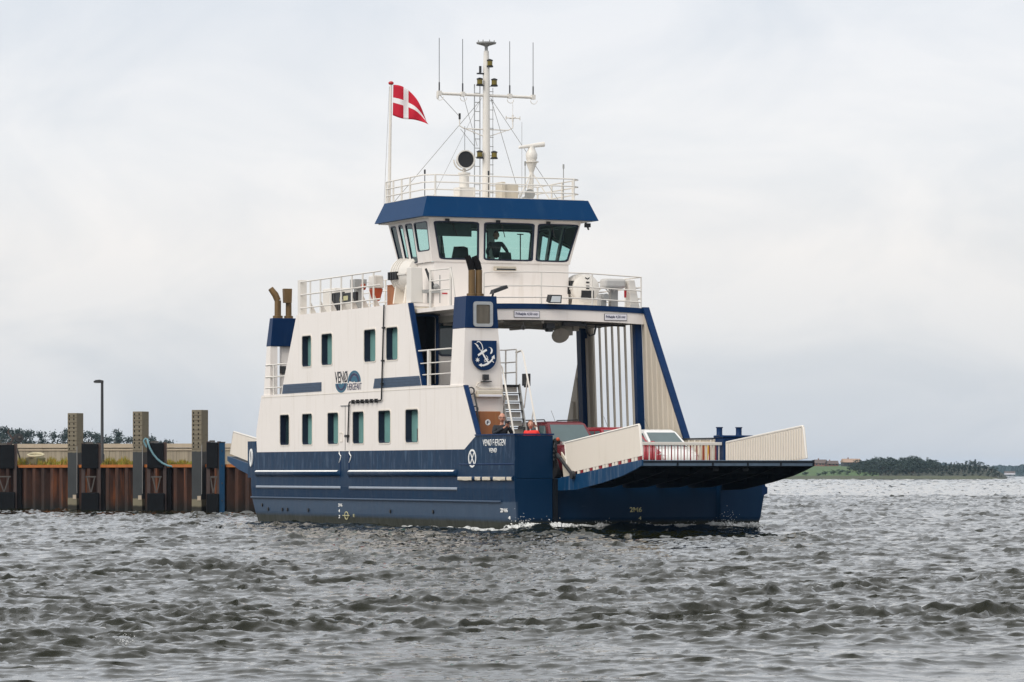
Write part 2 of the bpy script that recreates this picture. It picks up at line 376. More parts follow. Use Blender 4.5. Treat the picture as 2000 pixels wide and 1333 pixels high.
def flag_mat():
    m, t, b = newmat('flag_cloth')
    uv = nd(t, 'ShaderNodeUVMap'); s = nd(t, 'ShaderNodeSeparateXYZ', {0: uv.outputs[0]})
    inx = mth(t, 'LESS_THAN', mth(t, 'ABSOLUTE', mth(t, 'SUBTRACT', s.outputs['X'], .375)), .072)
    iny = mth(t, 'LESS_THAN', mth(t, 'ABSOLUTE', mth(t, 'SUBTRACT', s.outputs['Y'], .5)), .083)
    c = mixc(t, mth(t, 'MAXIMUM', inx, iny), mixc(t, noise(t, (1, 1, 1), 3), (.44, .002, .018), (.54, .003, .026)), (.80, .78, .78))
    t.links.new(c, b.inputs['Base Color']); b.inputs['Roughness'].default_value = .8
    return m
M['flag'] = flag_mat()
M['foam'] = paint('foam', (.60, .61, .60), .7, var=.3, s=5, bump=.6)
# ================================================================== the ferry
# x runs forward to the bow (0 = bow), y across from the near side (0) to the far side, z up from the water
ferry = tag(empty('car_ferry', (-11.3, 3.8, 0)), 'blue and white double-ended car ferry with tall wheelhouse sailing away from the quay', 'ferry')
WID = 7.62
# --- hull: lofted outline, knuckles at .8 and 1.2
def hull_loop(z, bow, stern, inset):
    y0, y1 = inset, WID - inset + .20 * min(1, max(0, (z + .3) / 1.4))
    return [(stern + .35, y0, z), (bow, y0, z), (bow, 1.15, z), (bow - .18, 1.19, z), (bow - .18, 6.36, z), (bow, 6.40, z), (bow + .02, y1, z), (stern + .35, y1, z), (stern, y1 - .6, z), (stern, y0 + .6, z)]
hull = MB().loft([hull_loop(-1.0, -.25, -22.0, .25), hull_loop(0.0, -.06, -22.45, .10), hull_loop(.35, .01, -22.62, .05), hull_loop(.79, .0, -22.9, .03), hull_loop(1.17, 0, -22.9, .0), hull_loop(1.45, 0, -22.9, .0)]).build('hull', 'hull', ferry)
# blue side shell above the deck, near side, with its step up at each end
shell_poly = [(-22.9, 1.452), (0, 1.452), (0, 2.67), (-2.80, 2.69), (-3.70, 2.29), (-21.95, 2.30), (-22.18, 2.67), (-22.9, 2.67)]
shell = plate('side_shell', shell_poly, [], SIDE, 0.0, .10, 'hull', ferry)
mb = MB(); mb.box(-.10, 0.0, .102, 1.17, 1.452, 2.665)                         # bow bulwark, corner block near
mb.box(-.45, -.10, 1.09, 1.17, 1.452, 2.66)
mb.build('bow_bulwark', 'hull', ferry, bevel=.015)
mb = MB(); mb.box(-2.85, .015, -.03, .13, 2.672, 2.715); mb.box(-.13, .015, .132, 1.2, 2.672, 2.715)
mb.build('bulwark_capping', 'navy', ferry)
MB().box(-22.9, -22.8, .102, 1.17, 1.452, 2.67).build('stern_bulwark', 'hull', ferry); MB().box(-22.9, -22.8, 6.45, WID, 1.452, 2.67).build('stern_bulwark', 'hull', ferry)
# far bow corner block with its bollards
mb = MB(); mb.box(-.56, .02, 6.50, WID + .14, 1.452, 2.62); mb.box(-.60, .05, 6.46, WID + .18, 2.622, 2.69)
mb.build('corner_block', 'navy', ferry, bevel=.02)
for y in (6.60, 7.22):
    MB().lathe((-.28, y - .1, 2.692), [(.10, 0), (.085, .02), (.085, .20), (.105, .215), (.105, .235)], 14).build('bollard', 'navy', ferry, smooth=40)
# rubbing strakes
def strake(x0, x1, z, r, mat, name='rubbing_strake', h=1.0):
    L = []
    for x in (x0, x0 + .10, x1 - .10, x1):
        k = .15 if x in (x0, x1) else 1
        L.append([(x, .06 - math.sin(q) * r * k - .06 * (1 - 0), z + math.cos(q) * r * h) for q in [math.pi * i / 8 for i in range(9)]])
    return MB().loft(L).build(name, mat, ferry, smooth=50)
for a, b in ((-22.05, -13.95), (-13.2, -4.25)):
    o = strake(a, b, 1.60, .10, 'hull'); 
    MB().loft([[(x, -math.sin(q) * .104, 1.60 + math.cos(q) * .104) for q in [R_(18 + 8 * i) for i in range(6)]] + [(x, -math.sin(q) * .09, 1.60 + math.cos(q) * .09) for q in [R_(58 - 8 * i) for i in range(6)]] for x in (a + .12, b - .12)]).build('white_line', 'mark_white', o)
    strake(a, b, 1.15, .045, 'pale_highlight')  # lower strake pale all over, its highlight put into the colour
strake(-22.6, -1.0, .80, .03, 'stripe', 'knuckle')
# worn strake along the bow block
o = MB().loft([[(x, -math.sin(q) * .07, 1.46 + math.cos(q) * .07) for q in [math.pi * i / 8 for i in range(9)]] for x in (-4.1, -.04)]).build('bow_strake', 'hull', ferry, smooth=50)
mb = MB()
for a, b in ((-4.05, -3.0), (-2.75, -2.35), (-2.2, -1.62), (-1.4, -.52), (-.42, -.08)):
    mb.loft([[(x, -.071 - .001, 1.415 + k * .075 + rnd.uniform(-.02, .02)) for k in (0, 1)] + [(x, -.06, 1.5), (x, -.06, 1.4)] for x in np.linspace(a, b, 8)])
mb.build('worn_paint', 'cream', o)
strake(-4.1, -.05, 1.86, .02, 'navy', 'plate_seam')
# far-side rubbing strake end that shows past the bow
mb = MB(); mb.hexa([(-22, WID + .1, .95), (.02, WID + .1, .95), (.02, WID + .27, 1.02), (-22, WID + .27, 1.02), (-22, WID + .1, 1.28), (.02, WID + .1, 1.28), (.02, WID + .27, 1.2), (-22, WID + .27, 1.2)])
mb.build('far_strake', 'navy', ferry)
# far side shell
mb = MB(); mb.box(-22.9, -.57, WID + .04, WID + .14, 1.452, 2.3); mb.build('side_shell', 'hull', ferry)
# stern fairlead
mb = MB(); ring(mb, [(-22.5 + .14 * math.cos(q), 2.12 + .30 * math.sin(q)) for q in np.linspace(0, 2 * math.pi, 20, False)], [(-22.5 + .08 * math.cos(q), 2.12 + .22 * math.sin(q)) for q in np.linspace(0, 2 * math.pi, 20, False)], SIDE, -.04, .02)
mb.build('fairlead', 'mark_white', ferry, smooth=40)
# --- deck
mb = MB(); mb.box(-22.8, -.12, .12, WID - .12, 1.453, 1.457); mb.build('car_deck', 'deck', ferry)
# --- markings on the hull
lettering('VENØ FÆRGEN', SIDE, -2.30, -.66, 2.375, 2.565, .0, -.006, 'mark_white', shell, bold=.006)
lettering('VENØ', SIDE, -1.84, -1.28, 2.185, 2.315, .0, -.006, 'mark_white', shell, bold=.008)
cx, cz = -3.10, 2.03; mb = MB()
ring(mb, [(cx + .295 * math.cos(q), cz + .265 * math.sin(q)) for q in np.linspace(0, 2 * math.pi, 32, False)], [(cx + .235 * math.cos(q), cz + .21 * math.sin(q)) for q in np.linspace(0, 2 * math.pi, 32, False)], SIDE, .0, -.006)
for s_ in (1, -1): mb.hexa([(cx - .155 - .03, 0, cz - s_ * .18), (cx - .155 + .03, 0, cz - s_ * .18), (cx - .155 + .03, -.006 - .001 * s_, cz - s_ * .18), (cx - .155 - .03, -.006 - .001 * s_, cz - s_ * .18), (cx + .155 - .03, 0, cz + s_ * .18), (cx + .155 + .03, 0, cz + s_ * .18), (cx + .155 + .03, -.006 - .001 * s_, cz + s_ * .18), (cx + .155 - .03, -.006 - .001 * s_, cz + s_ * .18)])
mb.build('thruster_mark', 'mark_white', shell)
HS = lambda a, b, d: (a, d + .035 + .015 * max(0, (.79 - b) / .4), b)
for txt, a0, a1, b0, b1 in (('2M6', -1.12, -.58, .50, .615), ('4', -.56, -.40, .30, .40), ('2', -.42, -.28, .10, .20)):
    lettering(txt, HS, a0, a1, b0, b1, .005, -.012, 'mark_white', hull, bold=.02)
for txt, y0, y1, b0, b1 in (('2M6', 3.62, 4.0, .50, .64), ('4', 3.9, 3.98, .28, .38)):
    lettering(txt, FRONT, y0, y1, b0, b1, -.185, -.165, 'mark_yellow', hull, bold=.012)
for zz_, txt in ((.60, '2M6'), (.42, '4'), (.24, '2')):
    lettering(txt, HS, -14.25, -14.25 + .12 * len(txt), zz_ - .05, zz_ + .05, .005, -.012, 'mark_white', hull, bold=.01)
mb = MB(); ring(mb, [(-13.55 + .17 * math.cos(q), .28 + .13 * math.sin(q)) for q in np.linspace(0, 2 * math.pi, 24, False)], [(-13.55 + .135 * math.cos(q), .28 + .10 * math.sin(q)) for q in np.linspace(0, 2 * math.pi, 24, False)], HS, .005, -.012)
mb.box(-13.85, -13.25, .028, .045, .268, .292); mb.build('load_line', 'mark_yellow', hull)
lettering('E', HS, -12.95, -12.82, .24, .33, .005, -.012, 'mark_yellow', hull)
for x, z in ((-20.9, .42), (-19.5, .42), (-19.0, .42), (-17.0, .42), (-9.7, .45), (-6.2, .47), (-21.5, .55)): MB().lathe((x, .06, z), [(.05, 0), (.06, -.05), (.04, -.052)], 8, (0, 1, 0)).build('scupper', 'black', hull)
mb = MB()                                                                       # vertical shell-door seams and scuffs amidships
for x in (-13.98, -13.23): MB().box(x, x + .05, -.012, .0, 1.46, 2.29).build('door_seam', 'navy', shell)
mb = MB()
for x in (-14.05, -13.15): MB().tube([(x, -.006, 2.29), (x + .02, -.006, 2.22), (x + .16, -.006, 2.13), (x + .10, -.006, 2.03), (x - .04, -.006, 1.93)], [.012, .025, .018, .03, .01], 5).build('scraped_paint', 'mark_white', shell)
# --- white side wall with its windows
lowin = [(-19.64, -18.74), (-17.50, -16.55), (-15.12, -14.14), (-12.86, -11.88), (-10.63, -9.60), (-8.36, -7.31)]
upwin = [(-17.51, -16.64), (-15.68, -14.70), (-11.86, -10.86), (-9.96, -8.99)]
wall_poly = [(-21.95, 2.302), (-3.70, 2.292), (-2.80, 2.692), (-3.77, 4.15), (-7.02, 4.20), (-8.14, 6.70), (-18.05, 6.72), (-19.54, 4.20), (-21.50, 4.18), (-22.03, 2.96)]
wins = [(a, b, 2.52, 3.51) for a, b in lowin] + [(a, b, 5.03, 6.02) for a, b in upwin]
holes = [rrect(a, b, c, d, .09) for a, b, c, d in wins]
side = plate('side_wall', wall_poly, holes, SIDE, .0, .08, 'white', ferry)
for i, (a, b, c, d) in enumerate(wins):
    mb = MB(); ring(mb, rrect(a - .035, b + .035, c - .035, d + .035, .11), rrect(a, b, c, d, .09), SIDE, -.012, .0)
    f = mb.build('window', 'white_dirty', ferry)
    mb = MB(); ring(mb, rrect(a - .012, b + .012, c - .012, d + .012, .095), rrect(a + .02, b - .02, c + .02, d - .02, .08), SIDE, .004, .20); mb.build('reveal', 'jamb', f)
    mb = MB(); mb.box(a - .02, b + .02, .195, .21, c - .02, d + .02)
    mb.build('pane', 'pane_dark' if i == 0 else 'pane', f)
    if i in (2, 5, 6): MB().box(a + .45, b - .02, .19, .194, c + .02, c + .42).build('blind', 'grey' if i == 6 else 'pane_dark', f)
MB().box(-21.45, -4.75, .30, 1.24, 1.458, 4.17).build('lower_house', 'white', ferry)
MB().box(-17.9, -9.3, .30, 2.0, 4.19, 6.58).build('upper_house', 'white', ferry)
# blue-grey ventilation strips
for a, b, sk in ((-19.42, -15.68, .10), (-11.05, -7.22, 0)):
    mb = MB(); mb.hexa([(a, -.012, 4.20), (b + .14 * (sk == 0), -.012, 4.21), (b + .14 * (sk == 0), .0, 4.21), (a, .0, 4.20), (a + .12, -.012, 4.50), (b, -.012, 4.50), (b, .0, 4.50), (a + .12, .0, 4.50)])
    o = mb.build('vent_strip', 'stripe', ferry)
    mb = MB()
    for z in (4.27, 4.35, 4.43): mb.box(a + .15, b - .05, -.022, -.0125, z, z + .02)
    mb.build('louvre', 'stripe', o)
# blue flanges on the sloping front edges
def flange(p, q, w, mat='navy', t=.06):
    (x0, z0), (x1, z1) = p, q
    return MB().hexa([(x0 - .02, -.004, z0), (x0 + t, -.004, z0), (x0 + t, w, z0), (x0 - .02, w, z0), (x1 - .02, -.004, z1), (x1 + t, -.004, z1), (x1 + t, w, z1), (x1 - .02, w, z1)]).build('edge_flange', mat, ferry)
flange((-7.02, 4.21), (-8.14, 6.70), .15); flange((-2.80, 2.72), (-3.77, 4.15), .13)
# seam line under the upper storey and company mark
MB().box(-21.4, -3.8, -.008, .0, 4.10, 4.125).build('plate_seam', 'white_dirty', ferry)
logo = lettering('VENØ', SIDE, -14.45, -13.30, 4.44, 4.80, -.002, -.008, 'ink_black', ferry, 'company_lettering', bold=.010)
lettering('FÆRGEFART', SIDE, -13.33, -12.08, 4.19, 4.40, -.002, -.008, 'ink', logo, bold=.0)
def arc_band(c, ro, ri, q0, q1, sx, sz, d, n=18):
    return [[SIDE(c[0] + r * math.cos(R_(q0 + (q1 - q0) * i / n)) * sx, c[1] + r * math.sin(R_(q0 + (q1 - q0) * i / n)) * sz, dd) for r, dd in ((ro, d), (ri, d), (ri, -.001), (ro, -.001))] for i in range(n + 1)]
for nm, mt, ro, ri, d in (('wave_outer', 'teal', 1.0, .80, -.007), ('wave_middle', 'ink', .78, .56, -.008), ('wave_inner', 'teal', .54, .10, -.007)):
    mb = MB(); mb.loft(arc_band((-12.72, 4.425), ro, ri, 180 - 10 * (ro < .9), 2, .58, .37, d)); mb.loft(arc_band((-13.88, 4.425), ro, ri, 182, 358, .52, .30, d)); mb.build(nm, mt, logo)
# drain pipe with clamps
mb = MB(); mb.tube([(-10.02, -.05, 6.72), (-10.24, -.05, 3.86), (-10.30, -.05, 3.82), (-13.0, -.05, 3.82), (-13.06, -.05, 3.76), (-13.17, -.05, 2.56)], .024, 7)
for x in np.linspace(-10.7, -12.7, 6): mb.box(x - .03, x + .03, -.10, .0, 3.76, 3.88)
for z in (6.0, 5.0, 4.3): mb.box(-10.3 + (z - 3.86) * .077 + .02, -10.2 + (z - 3.86) * .077 + .03, -.09, .0, z, z + .05)
mb.box(-13.4, -13.15, -.08, 0, 2.72, 2.80); mb.build('drain_pipe', 'black', ferry, smooth=50)
mb = MB(); mb.box(-13.9, -13.1, -.025, .0, 3.70, 3.73); mb.box(-13.53, -13.50, -.012, 0, 2.32, 3.70); mb.build('shell_door_rail', 'grey', ferry)
mb = MB(); ring(mb, rrect(-14.02, -13.75, 2.58, 2.88, .03), rrect(-13.99, -13.78, 2.61, 2.85, .02), SIDE, -.012, .0); mb.build('hatch_rim', 'white_dirty', ferry)
# --- near bow tower
twr = MB().loft([[(-3.87, .12, 1.458), (-3.87, 1.33, 1.458), (-4.70, 1.33, 1.458), (-4.70, .12, 1.458)], [(-3.86, .09, 4.14), (-3.86, 1.27, 4.14), (-4.86, 1.27, 4.14), (-4.86, .09, 4.14)]]).build('tower_base', 'white', ferry)
MB().loft([[(-3.86, .03, 4.142), (-3.86, 1.27, 4.142), (-4.86, 1.27, 4.142), (-4.86, .03, 4.142)], [(-3.86, .09, 5.80), (-3.86, 1.12, 5.80), (-4.80, 1.12, 5.80), (-4.80, .09, 5.80)]]).build('tower', 'white', ferry)
MB().loft([[(-3.845, .08, 5.802), (-3.845, 1.13, 5.802), (-4.81, 1.13, 5.802), (-4.81, .08, 5.802)], [(-3.845, .12, 6.73), (-3.845, 1.07, 6.73), (-4.77, 1.07, 6.73), (-4.77, .12, 6.73)]]).build('tower_cap', 'navy', ferry, bevel=.012)
mb = MB(); ring(mb, rrect(.33, .94, 5.84, 6.57, .09), rrect(.42, .85, 5.93, 6.48, .04), FRONT, -3.843, -3.80); fr = mb.build('ventilator', 'steel', ferry, smooth=40)
mb = MB(); mb.box(-3.844, -3.835, .40, .87, 5.9, 6.5)
for i in range(11): mb.hexa([(-3.83, .43 + i * .038, 5.93), (-3.81, .445 + i * .038, 5.93), (-3.805, .44 + i * .038, 5.93), (-3.825, .425 + i * .038, 5.93), (-3.83, .43 + i * .038, 6.48), (-3.81, .445 + i * .038, 6.48), (-3.805, .44 + i * .038, 6.48), (-3.825, .425 + i * .038, 6.48)])
mb.build('grille', 'louvre', fr)
# shield with knife, anchor, moon and star
SW, SZ0, SZ1, sc = .375, 4.58, 5.44, .665
sh = [(sc - SW, SZ1), (sc - SW, 4.93)] + [(sc - SW * math.cos(q), 4.95 - .37 * math.sin(q)) for q in np.linspace(.0, math.pi, 22)][1:-1] + [(sc + SW, 4.93), (sc + SW, SZ1)]
shield = MB().prism(sh[::-1], FRONT, -3.84, -3.77).build('coat_of_arms', 'navy', ferry)
F2 = lambda a, b, d: (d, sc - SW + a * 2 * SW, SZ0 + b * (SZ1 - SZ0))           # 0..1 inside the shield
def strip(mb, pts, w, d0=-3.769, d1=-3.760):
    ws = w if isinstance(w, (list, tuple)) else [w] * len(pts); L = []
    for i, p in enumerate(pts):
        a = pts[max(0, i - 1)]; b = pts[min(len(pts) - 1, i + 1)]; dx, dz = b[0] - a[0], b[1] - a[1]; l = math.hypot(dx, dz); nx, nz = -dz / l * ws[i] / 2, dx / l * ws[i] / 2
        L.append([F2(p[0] + nx, p[1] + nz, d0), F2(p[0] - nx, p[1] - nz, d0), F2(p[0] - nx, p[1] - nz, d1), F2(p[0] + nx, p[1] + nz, d1)])
    mb.loft(L)
mb = MB()
strip(mb, [(.17, .93), (.22, .97), (.30, .95), (.38, .86), (.42, .74), (.41, .66)], [.02, .035, .03, .03, .03, .02])
strip(mb, [(.07, .90), (.13, .88), (.18, .82), (.24, .74), (.31, .67)], [.01, .035, .03, .03, .02])
strip(mb, [(.18, .86), (.24, .80), (.22, .76), (.30, .74), (.28, .70), (.36, .66)], .022)
strip(mb, [(.34, .68), (.50, .44), (.66, .25)], [.05, .06, .06])
strip(mb, [(.22, .50), (.40, .60), (.58, .69)], [.07, .075, .07], -3.771, -3.7585)
strip(mb, [(.30, .17), (.45, .165), (.62, .22), (.78, .33), (.86, .44)], [.05, .06, .075, .06, .05], -3.7705, -3.7595)
mb.prism([(.24, .175), (.37, .235), (.37, .11)], F2, -3.77, -3.759); mb.prism([(.90, .52), (.78, .44), (.92, .38)], F2, -3.77, -3.759)
strip(mb, [(.55, .50), (.62, .44), (.60, .33), (.50, .28), (.48, .34), (.58, .40), (.66, .36)], .02, -3.768, -3.757)
strip(mb, [(.76, .32), (.84, .30), (.88, .26)], .025)
mo = [(.70 + .13 * math.cos(q), .66 + .12 * math.sin(q)) for q in np.linspace(R_(110), R_(-70), 12)]; mi = [(.655 + .11 * math.cos(q), .67 + .11 * math.sin(q)) for q in np.linspace(R_(-50), R_(90), 10)]
mb.prism(mo + mi, F2, -3.769, -3.760)
st = [(.20 + (.10 if k % 2 == 0 else .042) * math.cos(R_(90 + k * 180 / 7)), .345 + (.088 if k % 2 == 0 else .037) * math.sin(R_(90 + k * 180 / 7))) for k in range(14)]
mb.prism(st, F2, -3.769, -3.760)
mb.build('emblem', 'mark_white', shield)
mb = MB(); mb.box(-3.84, -3.72, .62, .78, 4.30, 4.46); mb.box(-3.85, -3.68, .55, .85, 4.24, 4.27); mb.box(-3.715, -3.70, .65, .75, 4.33, 4.43); mb.build('deck_lamp', 'dark_steel', ferry)
mb = MB(); mb.tube([(-3.80, .58, 4.25), (-3.78, .44, 4.20), (-3.78, .40, 4.12), (-3.78, .55, 4.06), (-3.78, 1.18, 4.06), (-3.78, 1.24, 3.98)], .02, 6); mb.build('conduit', 'white_dirty', ferry)
mb = MB(); mb.box(-3.85, -3.64, .37, 1.20, 3.80, 3.90); mb.box(-3.82, -3.66, .40, 1.17, 3.90, 4.0); o = mb.build('tube_light', 'cream', ferry, bevel=.02)
MB().box(-3.638, -3.634, .42, 1.15, 3.82, 3.88).build('diffuser', 'sign', o)
o = MB().box(-3.86, -3.55, .42, 1.08, 2.45, 3.39).build('fire_locker', 'wood_box', ferry, bevel=.02)
mb = MB(); mb.lathe((-3.548, .67, 3.07), [(.085, 0), (.085, .006), (.0, .007)], 20, (1, 0, 0)); mb.build('round_label', 'mark_white', o)
lettering('F', FRONT, .635, .715, 3.02, 3.12, -3.541, -3.535, 'ink', o, bold=.02)
for z, r in ((3.98, .10), (3.45, .08)):
    mb = MB(); q = np.linspace(0, 2 * math.pi, 14); mb.tube([(-3.35 - (z - 3.45) * .62, .20 + r * math.cos(a), z + r * math.sin(a)) for a in q], .022, 6); mb.build('rope_ring', 'dark_steel', ferry, smooth=60)
mb = MB(); mb.tube([(-3.5, .22, 3.9), (-3.35, .24, 3.55), (-3.3, .26, 3.2), (-3.2, .28, 2.7)], .03, 6); mb.build('hanging_hose', 'dark_steel', ferry, smooth=60)
# exhausts on the towers
def exhaust(x, y, z0, z1, r, lean, name='exhaust_pipe', tip='soot_shade_black'):
    mb = MB(); mb.tube([(x, y, z0), (x, y, z1 - .35)], [r * 1.02, r], 12); mb.lathe((x, y, z0), [(r * 1.5, 0), (r * 1.5, .09), (r * 1.05, .1)], 12)
    o = mb.build(name, 'exhaust', ferry, smooth=40)
    mb = MB(); mb.tube([(x, y, z1 - .355), (x + lean[0] * .35, y + lean[1] * .35, z1 - .16), (x + lean[0], y + lean[1], z1 + .05)], [r, r * 1.02, r * .85], 12, cap=True); mb.build('outlet', tip, o, smooth=40)
for y in (.50, .72): exhaust(-4.35, y, 6.73, 7.86, .10, (-.05, -.12))
exhaust(-21.0, .40, 6.73, 7.68, .11, (-.10, -.22), tip='exhaust'); exhaust(-21.0, .78, 6.73, 7.58, .10, (.05, -.10), tip='exhaust')
MB().hexa([(-21.0, .58, 7.25), (-20.8, .58, 7.25), (-20.8, .82, 7.25), (-21.0, .82, 7.25), (-21.0, .56, 7.72), (-20.82, .56, 7.72), (-20.82, .84, 7.72), (-21.0, .84, 7.72)]).build('outlet_shield', 'exhaust', ferry)
# --- stern tower (funnel casing) and after gallery
MB().loft([[(-20.75, .04, 4.185), (-20.75, .30, 4.185), (-21.40, .30, 4.185), (-21.40, .04, 4.185)], [(-20.75, .06, 5.80), (-20.75, .30, 5.80), (-21.12, .30, 5.80), (-21.12, .06, 5.80)]]).build('funnel_leg', 'white', ferry)
MB().box(-21.1, -20.9, .50, 1.95, 4.185, 5.80).build('gallery_screen', 'white', ferry)
MB().loft([[(-20.72, .05, 5.805), (-20.72, 1.10, 5.805), (-21.16, 1.10, 5.805), (-21.16, .05, 5.805)], [(-20.62, .10, 6.73), (-20.62, 1.10, 6.73), (-20.95, 1.10, 6.73), (-20.95, .10, 6.73)]]).build('funnel_casing', 'navy', ferry, bevel=.012)
mb = MB()
for z in (4.42, 4.78, 5.18): mb.tube([(-21.2, .05, z), (-19.0, .05, z)], .025, 6)
mb.tube([(-20.4, .05, 4.19), (-20.4, .05, 5.18)], .03, 6); mb.build('gallery_railing', 'clean_white', ferry, smooth=50)
mb = MB(); mb.box(-20.88, -20.80, .42, .62, 4.9, 5.15); mb.box(-19.6, -19.3, .3, .6, 4.6, 5.0); mb.build('switch_box', 'dark_steel', ferry)
# --- recess between house and tower: front wall with open door, window, light, rails
door = (.30, .98, 4.26, 6.32); win = (1.10, 1.75, 5.18, 6.12)
fw = plate('front_wall', [(.09, 4.19), (2.0, 4.19), (2.0, 6.72), (.09, 6.72)], [rrect(*door, .06), rrect(*win, .10)], FRONT, -8.35, -8.43, 'white', ferry)
mb = MB(); ring(mb, rrect(door[0] - .06, door[1] + .07, door[2] - .04, door[3] + .07, .09), rrect(door[0] + .01, door[1] - .01, door[2] + .02, door[3] - .01, .06), FRONT, -8.345, -8.30); mb.build('door_frame', 'navy', ferry)
mb = MB(); mb.box(-9.28, -8.44, .32, .36, 4.28, 6.30); mb.build('open_door', 'grey', ferry)
mb = MB(); mb.box(-9.295, -9.27, .36, 2.0, 4.2, 6.4); mb.box(-9.27, -8.44, 1.02, 1.06, 4.2, 6.4); mb.box(-9.27, -8.44, .36, 1.02, 6.36, 6.40); mb.build('passage', 'black', ferry)  # niche lined in black, the shade indoors put into the colour
mb = MB(); ring(mb, rrect(win[0] - .05, win[1] + .05, win[2] - .05, win[3] + .05, .12), rrect(*win, .10), FRONT, -8.347, -8.32); f = mb.build('window', 'jamb', ferry)
MB().box(-8.40, -8.38, win[0], win[1], win[2], win[3]).build('pane', 'pane_dark', f)
mb = MB(); mb.box(-8.34, -8.12, .15, 1.02, 6.42, 6.50); mb.hexa([(-8.34, .13, 6.5), (-8.10, .13, 6.5), (-8.10, 1.04, 6.5), (-8.34, 1.04, 6.5), (-8.34, .2, 6.62), (-8.2, .2, 6.62), (-8.2, .97, 6.62), (-8.34, .97, 6.62)]); mb.build('tube_light', 'cream', ferry, bevel=.015)
mb = MB(); mb.tube([(-8.3, .12, 6.35), (-8.27, .35, 6.39), (-8.27, .75, 6.40), (-8.3, 1.08, 6.36)], .022, 6); mb.build('conduit', 'dark_steel', ferry)
mb = MB()
for z in (4.52, 4.86, 5.24): mb.tube([(-7.05 - (z - 4.2) * .45, .06, z), (-4.86, .06, z)], .026 if z > 5 else .02, 6)
mb.box(-6.66, -6.54, .02, .10, 4.20, 5.24); mb.build('recess_railing', 'clean_white', ferry, smooth=50)
mb = MB(); mb.box(-6.0, -5.3, .5, 1.2, 4.19, 4.95); mb.box(-7.6, -7.2, 1.2, 1.7, 4.19, 5.1); mb.build('deck_locker', 'clean_white', ferry, bevel=.02)
mb = MB(); mb.box(-21.45, -4.86, .09, 1.24, 4.172, 4.188); mb.box(-17.95, -5.3, 1.24, 2.0, 4.10, 4.188); mb.build('gallery_deck', 'deck', ferry)
# --- ladder stair and its landing
st_ = []
mb = MB(); x0, x1, z0, z1, ya, yb = -4.15, -3.15, 4.18, 1.46, 1.32, 1.90
for y in (ya, yb): mb.bar((x0, y, z0), (x1, y, z1), .03, .16)
o = mb.build('stair', 'grey', ferry); mb = MB()
for k in range(11):
    q = k / 11; x = x0 + (x1 - x0) * q; z = z0 + (z1 - z0) * q
    mb.box(x - .12, x + .08, ya + .017, yb - .017, z - .028, z)
mb.build('treads', 'dark_steel', o)
mb = MB()
for k in range(11):
    q = (k + .1) / 11; x = x0 + (x1 - x0) * q - .11; z = z0 + (z1 - z0) * q
    mb.box(x - .01, x, ya + .017, yb - .017, z - .19, z - .03)
mb.build('risers', 'white_dirty', o)
mb = MB()
for y, k in ((ya - .02, .55), (yb + .06, 1.0)):
    mb.tube([(x0 - .35, y, z0 + .95 * k), (x0 + .05, y, z0 + 1.0 * k), (x0 + .18, y, z0 + .90 * k), (x1 + .38, y, z1 + 1.0 * k), (x1 + .40, y, z1)], .028, 6)
    for q in (.25, .6): mb.tube([(x0 + (x1 - x0) * q, y, z0 + (z1 - z0) * q), (x0 + .2 + (x1 + .2 - x0) * q, y, z0 + .85 * k + (z1 - z0) * q)], .02, 5)
mb.build('handrail', 'clean_white', o, smooth=50)
mb = MB(); mb.box(-5.3, -4.16, 1.28, 1.95, 4.12, 4.17); mb.build('stair_landing', 'deck', ferry)
mb = MB()
for y in (1.30, 1.93):
    for z in (4.55, 4.85, 5.22): mb.tube([(-5.2, y, z), (-4.4, y, z)], .02, 6)
    for x in (-5.2, -4.4): mb.tube([(x, y, 4.17), (x, y, 5.22)], .025, 6)
for z in (4.55, 4.85, 5.22): mb.tube([(-5.2, 1.30, z), (-5.2, 1.93, z)], .02, 6)
mb.build('landing_railing', 'clean_white', ferry, smooth=50)
mb = MB(); mb.box(-4.1, -3.8, 1.98, 2.12, 4.15, 4.5); mb.lathe((-3.9, 2.05, 4.1), [(.09, 0), (.11, .1), (.05, .3)], 10); mb.build('lamp_fitting', 'dark_steel', ferry)
# --- bridge deck over the car deck
def cam_z(y): return .05 - .020 * ((y - 3.2) / 1.6) ** 2
ys = np.linspace(1.08, 6.42, 12)
def beam(z0, z1, x0, x1, name, mat):
    return MB().loft([[(x1, y, z0 + cam_z(y)), (x0, y, z0 + cam_z(y)), (x0, y, z1 + cam_z(y)), (x1, y, z1 + cam_z(y))] for y in ys]).build(name, mat, ferry)
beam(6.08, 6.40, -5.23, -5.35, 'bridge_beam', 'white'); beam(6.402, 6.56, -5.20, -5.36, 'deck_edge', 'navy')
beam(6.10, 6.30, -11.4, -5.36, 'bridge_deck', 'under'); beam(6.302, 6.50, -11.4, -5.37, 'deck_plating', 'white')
mb = MB(); mb.box(-18.0, -8.15, .082, 2.0, 6.60, 6.70); mb.box(-8.15, -4.85, .25, 1.06, 6.40, 6.52); mb.build('house_roof', 'white', ferry)
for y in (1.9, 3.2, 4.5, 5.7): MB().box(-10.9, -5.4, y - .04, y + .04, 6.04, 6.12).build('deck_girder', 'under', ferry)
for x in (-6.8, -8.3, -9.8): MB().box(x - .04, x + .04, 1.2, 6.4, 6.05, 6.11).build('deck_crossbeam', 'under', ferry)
for txt, y0, y1, z0 in (('Frihøjde 4,50 mtr', 2.20, 3.02, 6.19), ('Frihøjde 4,20 mtr', 5.12, 5.86, 6.15)):
    o = MB().box(-5.23, -5.21, y0, y1, z0, z0 + .20).build('height_sign', 'ink_black', ferry)
    MB().box(-5.21, -5.205, y0 + .012, y1 - .012, z0 + .012, z0 + .188).build('sign_face', 'sign', o)
    lettering(txt, FRONT, y0 + .05, y1 - .05, z0 + .05, z0 + .15, -5.205, -5.20, 'ink', o, bold=.016)
